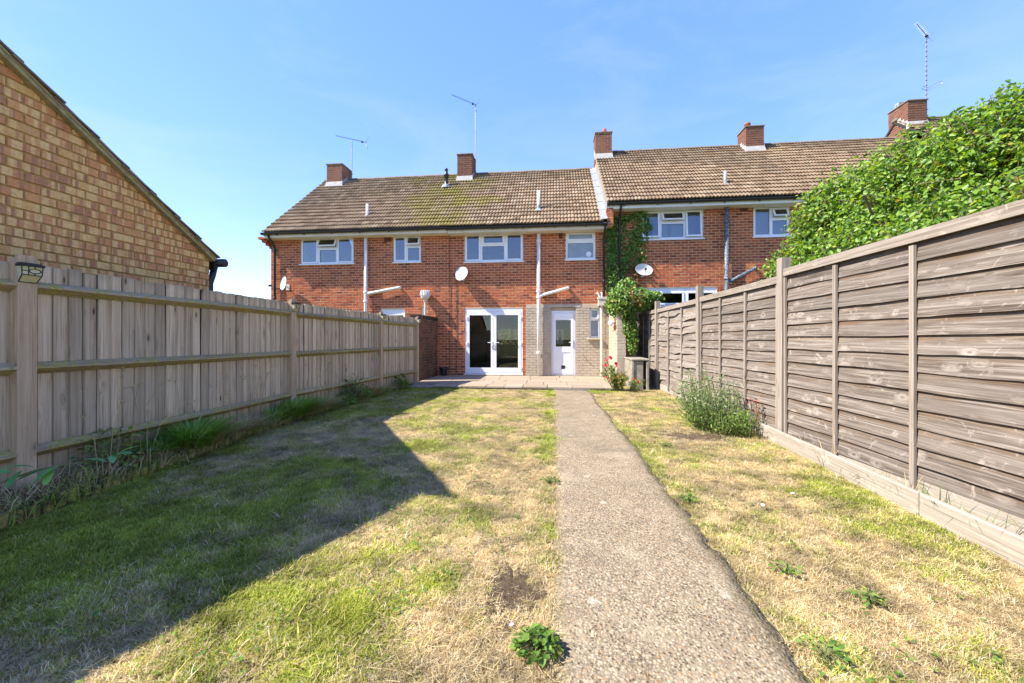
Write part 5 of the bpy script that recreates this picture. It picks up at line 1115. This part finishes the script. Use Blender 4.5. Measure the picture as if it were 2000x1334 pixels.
k_ = M['petal']; t = leaf_mat('copper_leaf', [(0, (0.34, 0.07, 0.05)), (.6, (0.42, 0.16, 0.10)), (1, (0.20, 0.16, 0.06))]); bush(rs, (2.55, 5.25, 0), 4, .62, .10, t, (.03, .05), 9, g, w=.45, st0=.6, stem_m='bark')

# ---- grass tufts
def tuft(t_, c, n, h, spread, m, g, lean=(0, 0), w=.006, name='blades', kind='stuff', arch=.6):
    V = []; F = []
    a = g.uniform(0, 6.283, n); r0 = spread*.35*np.sqrt(g.random(n)); sp = spread*g.uniform(.3, 1.1, n); hh = h*g.uniform(.55, 1.1, n)
    for i in range(n):
        ca, sa = math.cos(a[i]), math.sin(a[i]); b0 = np.array([c[0]+r0[i]*ca, c[1]+r0[i]*sa, c[2]-.01]); out = np.array([ca*sp[i]+lean[0]*g.uniform(.4, 1), sa*sp[i]+lean[1]*g.uniform(.4, 1), 0]); s_ = np.array([-sa, ca, 0])*w*g.uniform(.7, 1.3)
        pts = []
        for f in (0, .35, .7, 1): pts.append(b0+out*f**1.6+np.array([0, 0, hh[i]*(f-arch*f*f*.75)]))
        o_ = len(V)
        for q, p in enumerate(pts): wd = (1, .9, .6, .08)[q]; V += [p-s_*wd, p+s_*wd]
        F += [(o_+2*q, o_+2*q+1, o_+2*q+3, o_+2*q+2) for q in range(3)]
    return tag(np_mesh(name, V, F, m, t_), kind=kind)
g = np.random.default_rng(33)
def bedx(y, f): return fence_x(y)+.05+(edge_x(y)-fence_x(y)-.05)*f
tf = thing('grass_clump', 'large lush green grass clump flopping over the log edging nearest the camera', 'grass clump', (0, 0, 0), 'grass clumps in the bed')
tuft(tf, (bedx(3.75, .55), 3.75, .09), 620, .50, .44, M['tuft'], g, (.14, -.05)); tuft(tf, (bedx(3.45, .4), 3.45, .09), 240, .34, .30, M['tuft'], g, (.12, -.1), name='outer_blades'); tuft(tf, (bedx(3.9, .6), 3.95, .09), 90, .40, .34, M['straw'], g, (.12, 0), name='dry_blades')
tf = thing('grass_clump', 'lush green grass clump in front of the second left-hand fence post', 'grass clump', (0, 0, 0), 'grass clumps in the bed')
tuft(tf, (bedx(5.45, .6), 5.45, .09), 700, .44, .40, M['tuft'], g, (.18, .1)); tuft(tf, (bedx(5.0, .5), 5.0, .09), 160, .36, .3, M['tuft'], g, (.1, 0), name='outer_blades')
for (y, n, h, lab) in ((4.45, 260, .34, 'straw-coloured dry grass clump between the two lush green clumps'), (6.15, 300, .32, 'dry tan grass clump just beyond the second fence post'), (7.85, 260, .36, 'dry tan grass clump before the third fence post')):
    tf = thing('dry_grass_clump', lab, 'grass clump', (0, 0, 0), 'dry grass clumps in the bed'); tuft(tf, (bedx(y, .5), y, .07), n, h, .32, M['straw'], g, (.08, 0), w=.004)
tf = thing('tall_grass', 'tall dry flowering grass stalks rising in front of the first fence bay', 'grass', (0, 0, 0)); k = MB()
for q in range(30):
    y = g.choice([4.2, 4.6, 5.0, 5.7, 6.2, 2.9]); b0 = Vector((bedx(y, .5)+g.normal()*.08, y+g.normal()*.2, .08)); h = g.uniform(.5, .95); d = Vector((g.uniform(-.05, .3), g.uniform(-.3, .3), 0)); k.tube([b0, b0+d*.35+Vector((0, 0, h*.6)), b0+d+Vector((0, 0, h*.95)), b0+d*1.5+Vector((0, 0, h*.97))], [.0028, .0022, .0022, .0012], 3, False)
    for _ in range(10): p_ = b0+d*g.uniform(.9, 1.45)+Vector((g.normal()*.008, g.normal()*.008, h*.95+g.normal()*.012)); k.tube([p_, p_+Vector((g.normal()*.012, g.normal()*.012, g.uniform(-.03, .02)))], [.004, .001], 3, False)
tag(k.build('stalks', M['straw'], tf), kind='stuff')
# low dead grass and ivy litter over the whole bed: nobody could count it
V = []; F = []
for q in range(5200):
    y = g.uniform(.5, 9.6); f = g.uniform(0, 1.05); p = np.array([bedx(y, f), y, .085-.05*max(0, min(1, (y-7)/2))+g.uniform(0, .05)]); d = g.normal(size=3); d[2] = abs(d[2])*.45; d = unit(d)*g.uniform(.06, .20); s_ = unit(np.cross(d, [0, 0, 1]))*g.uniform(.0015, .0035); o_ = len(V)
    V += [p-s_, p+s_, p+d*.6+s_*.8+[0, 0, .01], p+d*.6-s_*.8+[0, 0, .01], p+d-[0, 0, .015], p+d-[0, 0, .0151]]; F += [(o_, o_+1, o_+2, o_+3), (o_+3, o_+2, o_+4, o_+5)]
tag(np_mesh('dry_grass', V, F, M['straw']), 'matted dead grass and straw covering the bed below the left fence', 'dead grass', kind='stuff')
V = []; F = []
def long_grass(x, y, z, n, h, sp, lean):
    for i in range(n):
        a = g.uniform(0, 6.283); b0 = np.array([x+g.normal()*.06, y+g.normal()*.06, z-.01]); out = np.array([math.cos(a)*sp*g.random()+lean, math.sin(a)*sp*g.random(), 0]); hh = h*g.uniform(.5, 1.1); s_ = np.array([-math.sin(a), math.cos(a), 0])*.003*g.uniform(.6, 1.4); o_ = len(V)
        for q, f in enumerate((0, .4, .75, 1)): p = b0+out*f**1.5+np.array([0, 0, hh*(f-.55*f*f)]); wd = (1, .9, .6, .1)[q]; V.extend([p-s_*wd, p+s_*wd])
        F.extend([(o_+2*q, o_+2*q+1, o_+2*q+3, o_+2*q+2) for q in range(3)])
for q in range(210): y = g.uniform(1.0, 9.3); long_grass(bedx(y, g.uniform(.1, 1.12)), y, .05, 16, g.uniform(.14, .34), .16, .06)
tag(np_mesh('long_grass', V, F, M['tuft']), 'untidy long green grass growing through the bed and over its log edging', 'long grass', kind='stuff')
V = []; F = []
for q in range(150): y = g.uniform(1.0, 9.3); long_grass(bedx(y, g.uniform(.1, 1.1)), y, .05, 16, g.uniform(.12, .36), .18, .06)
tag(np_mesh('straw_grass', V, F, M['straw']), 'bleached dead grass standing among the green along the left bed', 'dead grass', kind='stuff')
def weed(label, c, n, r_, L, m='weed', up=.4, w=.75, name='weed'):
    t_ = thing(name, label, 'weed', c); P = []; D = []; st = MB()
    for q in range(n):
        a = g.uniform(0, 6.283); rr = r_*g.random()**.6; e = np.array([rr*math.cos(a), rr*math.sin(a), r_*up*g.uniform(.5, 1.2)*(1.1-rr/r_)+.015]); st.tube([(0, 0, -.01), e*.6+[0, 0, .01], e], .0018, 3, False); P.append(e); D.append(unit(np.array([math.cos(a), math.sin(a), .15])+g.normal(size=3)*.4))
    st.build('stems', M['stem'], t_); P = np.array(P); D = np.array(D); Ls = g.uniform(L*.7, L*1.2, n); foliage('foliage', P, D, unit(np.array([0, 0, 1.])+g.normal(size=(n, 3))*.45), Ls, Ls*w, M[m], t_, fold=.16)
weed('leafy round-leaved weed growing against the near left edge of the path', (-.06, 1.52, .006), 130, .082, .027, w=1.0, up=.55)
weed('broad-leaved green weed at the bed edge beyond the second fence post', (bedx(6.75, 1.05), 6.75, .06), 40, .22, .13)
weed('dark ivy-like weed under the bottom rail between the second and third posts', (bedx(7.1, .25), 7.1, .08), 200, .34, .06, 'ivy', 1.1)
weed('bright green weed at the foot of the fence just before the last post', (bedx(9.1, .4), 9.1, .06), 70, .22, .10, up=1.3)
weed('dark scrambling weed in the bed under the rail near the first post', (bedx(3.05, .25), 3.05, .09), 160, .30, .05, 'ivy', 1.2)
for (x, y, lab) in ((1.00, 3.05, 'small dandelion-like weed on the right lawn close to the path edge'), (1.20, 2.15, 'small green weed in dry grass right of the path, below the pale feather'), (1.45, 1.95, 'weed patch in the dry right lawn nearest the edging board'), (1.03, 1.60, 'low broad weed by the right path edge nearest the camera'),
                    (-.03, 3.3, 'tiny green weed at the left path edge further up the garden'), (1.12, 1.33, 'leafy weed in the right-hand grass at the very bottom of the view'), (1.28, 4.55, 'tiny weed at the front of the bare soil by the shrub')):
    weed(lab, (x, y, .004), 34, .07, .026, w=.62, up=.35)
for (y0, y1, n, lab) in ((2.4, 4.0, 130, 'sparse green grass growing between the pale edging board and the near fence panel'), (4.4, 5.4, 60, 'green grass tuft behind the far end of the edging board')):
    t_ = thing('edge_grass', lab, 'grass', (0, 0, 0))
    for q in range(7): y = y0+(y1-y0)*q/6; tuft(t_, (2.44+.045*y+g.uniform(-.03, .09), y, 0), n//7+4, g.uniform(.22, .40), .16, M['weed'] if q % 3 else M['straw'], g, (-.04, 0), w=.003, arch=.5, name='blades' if q == 0 else 'blades')
# laurel sprig reaching in from the left
la = thing('laurel_sprig', 'sprig of large glossy green leaves reaching in from the left edge over the bed', 'shrub', (.14, .12, 0))
stem_p = [Vector(p) for p in ((-3.5, 1.45, .05), (-3.30, 1.62, .36), (-3.12, 1.85, .455), (-2.94, 2.03, .46), (-2.86, 2.12, .48))]
k = MB(); k.tube(stem_p, [.009, .007, .005, .004, .002], 6); k.build('stem', M['stem'], la)
k = MB(); n = 7; vv = []
for i in range(n):
    u = i/(n-1); w = .24*math.sin(math.pi*(u*.93+.035))**.8; z = -.22*u*u
    vv += [(u, -w, z+.05*w/.24), (u, 0, z), (u, w, z+.05*w/.24)]
k.add(vv, [(3*i+q, 3*i+3+q, 3*i+4+q, 3*i+1+q) for i in range(n-1) for q in (0, 1)]); lm2 = k.mesh('leaf', M['laurel'], True)
for (p_, rz, ry, s) in (((-3.20, 1.78, .455), R(225), R(-14), .15), ((-3.14, 1.84, .47), R(250), R(-24), .15), ((-3.06, 1.90, .46), R(255), R(22), .14), ((-3.16, 1.80, .46), R(285), R(30), .13), ((-3.10, 1.86, .45), R(225), R(12), .14), ((-3.08, 1.88, .45), R(-60), R(42), .12), ((-3.0, 1.97, .475), R(20), R(-2), .15), ((-2.90, 2.06, .48), R(10), R(-16), .13), ((-2.88, 2.08, .49), R(60), R(-26), .11), ((-2.9, 2.06, .48), R(-40), R(10), .10), ((-3.24, 1.72, .44), R(120), R(-20), .15)):
    inst('leaf', lm2, la, p_, (random.uniform(-.3, .3), ry, rz), (s*.82, s*.82, s*.82))

# ---- lawn: tufts of blades on points spread over the grass
def blade_clump(name, n, h, spread, g, flat=0.0, w=.0022):
    V = []; F = []
    for i in range(n):
        a = g.uniform(0, 6.283); r0 = .032*math.sqrt(g.random()); b_ = g.uniform(0, 6.283); b0 = np.array([r0*math.cos(b_), r0*math.sin(b_), -.012]); hh = h*g.uniform(.5, 1.15); out = np.array([math.cos(a), math.sin(a), 0])*spread*g.uniform(.2, 1.1)
        s_ = np.array([-math.sin(a), math.cos(a), 0])*w*g.uniform(.7, 1.4)
        if flat and g.random() < flat: hh *= .25; out *= 1.8
        p1 = b0+out*.35+np.array([0, 0, hh*.62]); p2 = b0+out+np.array([0, 0, hh]); o_ = len(V)
        V += [b0-s_, b0+s_, p1+s_*.8, p1-s_*.8, p2+s_*.15, p2-s_*.15]; F += [(o_, o_+1, o_+2, o_+3), (o_+3, o_+2, o_+4, o_+5)]
    me = bpy.data.meshes.new(name); me.from_pydata([tuple(v) for v in V], [], F); me.materials.append(M['blade']); me.update()
    return bpy.data.objects.new(name, me)
gc = bpy.data.collections.new('lawn_clumps'); g = np.random.default_rng(77)
for i in range(6): gc.objects.link(blade_clump(f'clump_{i}', 42, (.019, .023, .027, .018, .014, .019)[i], (.024, .028, .032, .04, .045, .045)[i], g, (0, .15, .2, .5, .75, .6)[i], .0015))
def vnoise(x, y, s, seed):
    r_ = np.random.default_rng(seed); G = r_.random((64, 64)); u = x*s; v = y*s; i = np.floor(u).astype(int); j = np.floor(v).astype(int); fu = u-i; fv = v-j; fu = fu*fu*(3-2*fu); fv = fv*fv*(3-2*fv)
    return (G[i % 64, j % 64]*(1-fu)+G[(i+1) % 64, j % 64]*fu)*(1-fv)+(G[i % 64, (j+1) % 64]*(1-fu)+G[(i+1) % 64, (j+1) % 64]*fu)*fv
def fbm(x, y, s, seed): return (vnoise(x, y, s, seed)+.5*vnoise(x, y, s*2.1, seed+1)+.3*vnoise(x, y, s*4.3, seed+2))/1.8
n = 110000; u = g.random(n); 
Y = np.where(g.random(n) < .55, -0.4+5.2*g.random(n), 4.0+6.4*g.random(n)); X = -4.1+6.9*g.random(n)
pl = np.array([path_l(y) for y in Y]); pr2 = np.array([path_r(y) for y in Y]); ex = np.array([edge_x(y) for y in Y])
keep = ((X < pl+.004+.022*(fbm(X, Y, 13, 95)-.5)) | (X > pr2-.004-.022*(fbm(X, Y, 13, 97)-.5))) & (X > ex+.055) & (X < 2.62) & ~((Y > 9.33) & (X < 1.10+.45*(Y-9.3)) & (Y > 9.33+np.clip((-X-2.3)*.35, 0, .5))) & ~((Y > 9.5) & (X < 1.68)) & ~((np.abs(X-2.40-.045*Y+.0) < .03) & (Y < 5.4))
def patch(cx_, cy_, rx_, ry_): return np.exp(-(((X-cx_)/rx_)**2+((Y-cy_)/ry_)**2)**1.6)
bare = np.maximum.reduce([patch(-.20, 1.87, .115, .19), patch(1.78, 5.07, .50, .22)*.95, patch(2.25, 5.5, .35, .4)*.6, patch(-.05, 1.75, .1, .12)*.6])
keep &= ~(bare+.75*(fbm(X, Y, 9, 40)-.5)+.5*(g.random(len(X))-.5) > .55)
X = X[keep]; Y = Y[keep]; n = len(X)
def smooth(v, a, b_): t_ = np.clip((v-a)/(b_-a), 0, 1); return t_*t_*(3-2*t_)
dry = .36+.44*smooth(X, -2.6, -.9)+1.25*(fbm(X, Y, .9, 50)-.5)+1.0*(fbm(X, Y, 3.6, 60)-.5)+.4*(fbm(X, Y, 11, 65)-.5)
dry -= .32*np.exp(-((X-np.interp(Y, [0, 9], [-.06, -.06]))/.11)**2)          # greener verge along the path's left side
dry -= .20*np.exp(-((X-.98)/.10)**2)
dry -= .40*np.exp(-(((X+1.0)/.55)**2+((Y-1.75)/.55)**2))                      # moist mossy patch at the front
dry -= .45*np.exp(-(((X-1.3)/.5)**2+((Y-9.1)/.3)**2)) + .30*np.exp(-((Y-9.2)/.2)**2)
dry += .30*patch(-.15, 1.5, .45, .5)[keep] if False else .25*np.exp(-(((X+.15)/.45)**2+((Y-1.55)/.55)**2))
dry = np.clip(dry+g.normal(size=n)*.10, 0, 1)
me = bpy.data.meshes.new('lawn_points'); me.vertices.add(n); me.vertices.foreach_set('co', np.stack([X, Y, np.zeros(n)], 1).astype(np.float32).ravel())
def attr(nm, ty, arr): a_ = me.attributes.new(nm, ty, 'POINT'); a_.data.foreach_set('vector' if ty == 'FLOAT_VECTOR' else 'value', np.ascontiguousarray(arr).ravel())
tone = np.clip(1.0+1.0*(fbm(X, Y, 6.5, 81)-.5)+.7*(fbm(X, Y, 17, 84)-.5)+g.normal(size=n)*.10, .5, 1.5); moss = np.clip(.9*np.exp(-(((X+1.0+.25*(Y-1.8))/.55)**2+((Y-1.9)/.9)**2))+1.6*(fbm(X, Y, 1.7, 90)-.58), 0, 1)
attr('tone', 'FLOAT', tone.astype(np.float32)); attr('moss', 'FLOAT', moss.astype(np.float32)); attr('dry', 'FLOAT', dry.astype(np.float32)); attr('size', 'FLOAT', (np.where(Y < 4.5, 1.0, 1.18)*g.uniform(.6, 1.25, n)*(.78+.40*(1-dry))*(1+.25*np.exp(-(np.minimum(np.abs(X-.02), np.abs(X-.90))/.06)**2))*np.where((g.random(n) < .05) & (dry < .62), 1.75, 1.0)).astype(np.float32))
attr('pick', 'INT', np.where(dry > .55, g.integers(2, 6, n), g.integers(0, 4, n)).astype(np.int32)); attr('spin', 'FLOAT_VECTOR', np.stack([g.normal(size=n)*.12, g.normal(size=n)*.12, g.uniform(0, 6.283, n)], 1).astype(np.float32))
grass = bpy.data.objects.new('grass', me); col.objects.link(grass); tag(grass, 'mown lawn grass, green in the shade and scorched straw-yellow in the sun', 'grass', kind='stuff')
ng_ = bpy.data.node_groups.new('lawn_scatter', 'GeometryNodeTree'); ng_.interface.new_socket('Geometry', in_out='INPUT', socket_type='NodeSocketGeometry'); ng_.interface.new_socket('Geometry', in_out='OUTPUT', socket_type='NodeSocketGeometry')
N_ = ng_.nodes; gi = N_.new('NodeGroupInput'); go = N_.new('NodeGroupOutput'); ip = N_.new('GeometryNodeInstanceOnPoints'); ci = N_.new('GeometryNodeCollectionInfo')
ci.inputs['Collection'].default_value = gc; ci.inputs['Separate Children'].default_value = True; ci.inputs['Reset Children'].default_value = True
def na(nm, ty): x = N_.new('GeometryNodeInputNamedAttribute'); x.data_type = ty; x.inputs[0].default_value = nm; return [o_ for o_ in x.outputs if o_.enabled][0]
lk = ng_.links.new; lk(gi.outputs[0], ip.inputs['Points']); lk(ci.outputs[0], ip.inputs['Instance']); ip.inputs['Pick Instance'].default_value = True
lk(na('pick', 'INT'), ip.inputs['Instance Index']); er = N_.new('FunctionNodeEulerToRotation'); lk(na('spin', 'FLOAT_VECTOR'), er.inputs[0]); lk(er.outputs[0], ip.inputs['Rotation']); lk(na('size', 'FLOAT'), ip.inputs['Scale']); lk(ip.outputs[0], go.inputs[0])
md = grass.modifiers.new('scatter', 'NODES'); md.node_group = ng_
# bare soil showing through the lawn
for (cx_, cy_, rx_, ry_) in ((-.20, 1.87, .17, .25), (1.82, 5.10, .62, .30)):
    V = [(cx_, cy_, -.003)]; F = []; na_ = 40
    for i in range(na_): a = 2*math.pi*i/na_; q = 1+.18*math.sin(3*a+1)+.12*math.sin(7*a)+.10*math.sin(13*a+2)+random.uniform(-.08, .08); V.append((cx_+rx_*q*math.cos(a), cy_+ry_*q*math.sin(a), -.02))
    for f in (.5, .8):
        for i in range(na_): v = V[1+i]; V.append((cx_+(v[0]-cx_)*f, cy_+(v[1]-cy_)*f, -.004+random.uniform(-.006, .005)))
    F3 = []
    b = MB(); o1 = 1+na_; o2 = o1+na_
    b.add(V, [(0, o1+i, o1+(i+1) % na_) for i in range(na_)] + [(o1+i, o2+i, o2+(i+1) % na_, o1+(i+1) % na_) for i in range(na_)] + [(o2+i, 1+i, 1+(i+1) % na_, o2+(i+1) % na_) for i in range(na_)])
    tag(b.build('soil', M['soil'], None, True), kind='structure')
V = []; F = []       # straw lying on the lawn and grit on the soil
for q in range(2400):
    x, y = (g.uniform(-3.4, 2.5), g.uniform(.8, 5.5)) if q % 3 else (g.normal()*.42-.2, 1.42+g.normal()*.34)
    if ((x+.19)/.13)**2+((y-1.87)/.20)**2 < 1 and g.random() < .8: continue
    if path_l(y)-.01 < x < path_r(y)+.01: continue
    p = np.array([x, y, g.uniform(.008, .022)]); a = g.uniform(0, 6.283); d = np.array([math.cos(a), math.sin(a), g.normal()*.12])*g.uniform(.02, .07); s_ = np.array([-math.sin(a), math.cos(a), 0])*g.uniform(.0006, .0012); o_ = len(V)
    V += [p-s_, p+s_, p+d+s_, p+d-s_]; F.append((o_, o_+1, o_+2, o_+3))
tag(np_mesh('straw', V, F, M['straw']), 'loose pale straw clippings scattered over the lawn', 'straw', kind='stuff')
V = []; F = []
for q in range(260):
    x, y = (1.78+g.normal()*.42, 5.05+g.normal()*.18) if q % 6 else (-.19+g.normal()*.14, 1.87+g.normal()*.18); r_ = g.uniform(.003, .009 if q % 6 else .005); p = np.array([x, y, .010]); o_ = len(V)
    V += [p+np.array(v)*r_*g.uniform(.7, 1.3, 3) for v in ((1, 0, 0), (0, 1, 0), (-1, 0, 0), (0, -1, 0), (0, 0, .8), (0, 0, -.6))]; F += [(o_+a, o_+(a+1) % 4, o_+4) for a in range(4)] + [(o_+(a+1) % 4, o_+a, o_+5) for a in range(4)]
tag(np_mesh('stones', V, F, M['cement']), 'small stones lying on the bare soil', 'stones', kind='stuff')
cn = 1500; cx0 = g.uniform(-3.5, 2.45, cn*3); cy0 = np.abs(g.normal(size=cn*3))*2.6+.9; ok = (fbm(cx0, cy0, 1.4, 120)+.6*fbm(cx0, cy0, 5, 123) > .92) & ((cx0 < .0) | (cx0 > .95)) & (cx0 > -3.3) & (((cx0+.19)/.2)**2+((cy0-1.87)/.3)**2 > 1); cx0 = cx0[ok][:cn]; cy0 = cy0[ok][:cn]; P = []; D = []
for x, y in zip(cx0, cy0):
    a0 = g.uniform(0, 6.28); z = g.uniform(.012, .022)
    for q in range(3): a = a0+q*2.09; P.append((x, y, z)); D.append((math.cos(a), math.sin(a), g.uniform(-.1, .35)))
P = np.array(P); D = np.array(D); L = g.uniform(.007, .016, len(P)); tag(foliage('clover', P, D, unit(np.array([0, 0, 1.])+g.normal(size=P.shape)*.25), L, L*.95, M['weed'], None, fold=.1), 'tiny clover leaves scattered through the lawn turf', 'clover')
def curl(name, label, cat, c, s, m, rz):
    k = MB(); vv = []
    for i in range(6):
        u = i/5; w = .4*math.sin(math.pi*(.08+u*.86)); vv += [(u-.5, -w, .25*w+.15*u*u), (u-.5, 0, .15*u*u), (u-.5, w, .25*w+.15*u*u)]
    k.add(vv, [(3*i+q, 3*i+3+q, 3*i+4+q, 3*i+1+q) for i in range(5) for q in (0, 1)]); o = k.build(name, m, None, True); o.location = c; o.scale = (s, s, s); o.rotation_euler = (0, 0, rz); return tag(o, label, cat)
t = plain('pink_petal', (0.75, 0.32, 0.38), 0.6, 0.2); curl('petal', 'single pale pink fallen petal on the straw by the leafy weed', 'petal', (-.17, 1.60, .03), .022, t, .6)
tf_ = plain('white_feather', (0.75, 0.73, 0.70), 0.8, 0.2); curl('feather', 'upright-lying small white feather on the right lawn', 'feather', (1.48, 2.93, .035), .03, tf_, 1.2); curl('feather', 'small white feather on the right lawn nearer the edging board', 'feather', (1.82, 3.18, .035), .028, tf_, .2)
# far greenery seen through the middle house's front window
fh = thing('hedge', 'sunny front-garden hedge glimpsed through the french doors and far window', 'hedge', (0, 0, 0)); g = np.random.default_rng(3); n = 1600
P = np.stack([g.uniform(-5, 2, n), 21+g.uniform(-.4, .4, n), g.uniform(0, 2.2, n)], 1); L = g.uniform(.10, .2, n); foliage('crown', P, rdir(n, g), unit(np.array([0, -1, .5])+g.normal(size=(n, 3))*.6), L, L*.7, M['weed'], fh)
b = MB(); b.box(-5, 2, 21.0, 21.2, 0, 1.9); b.build('branches', M['bark'], fh)
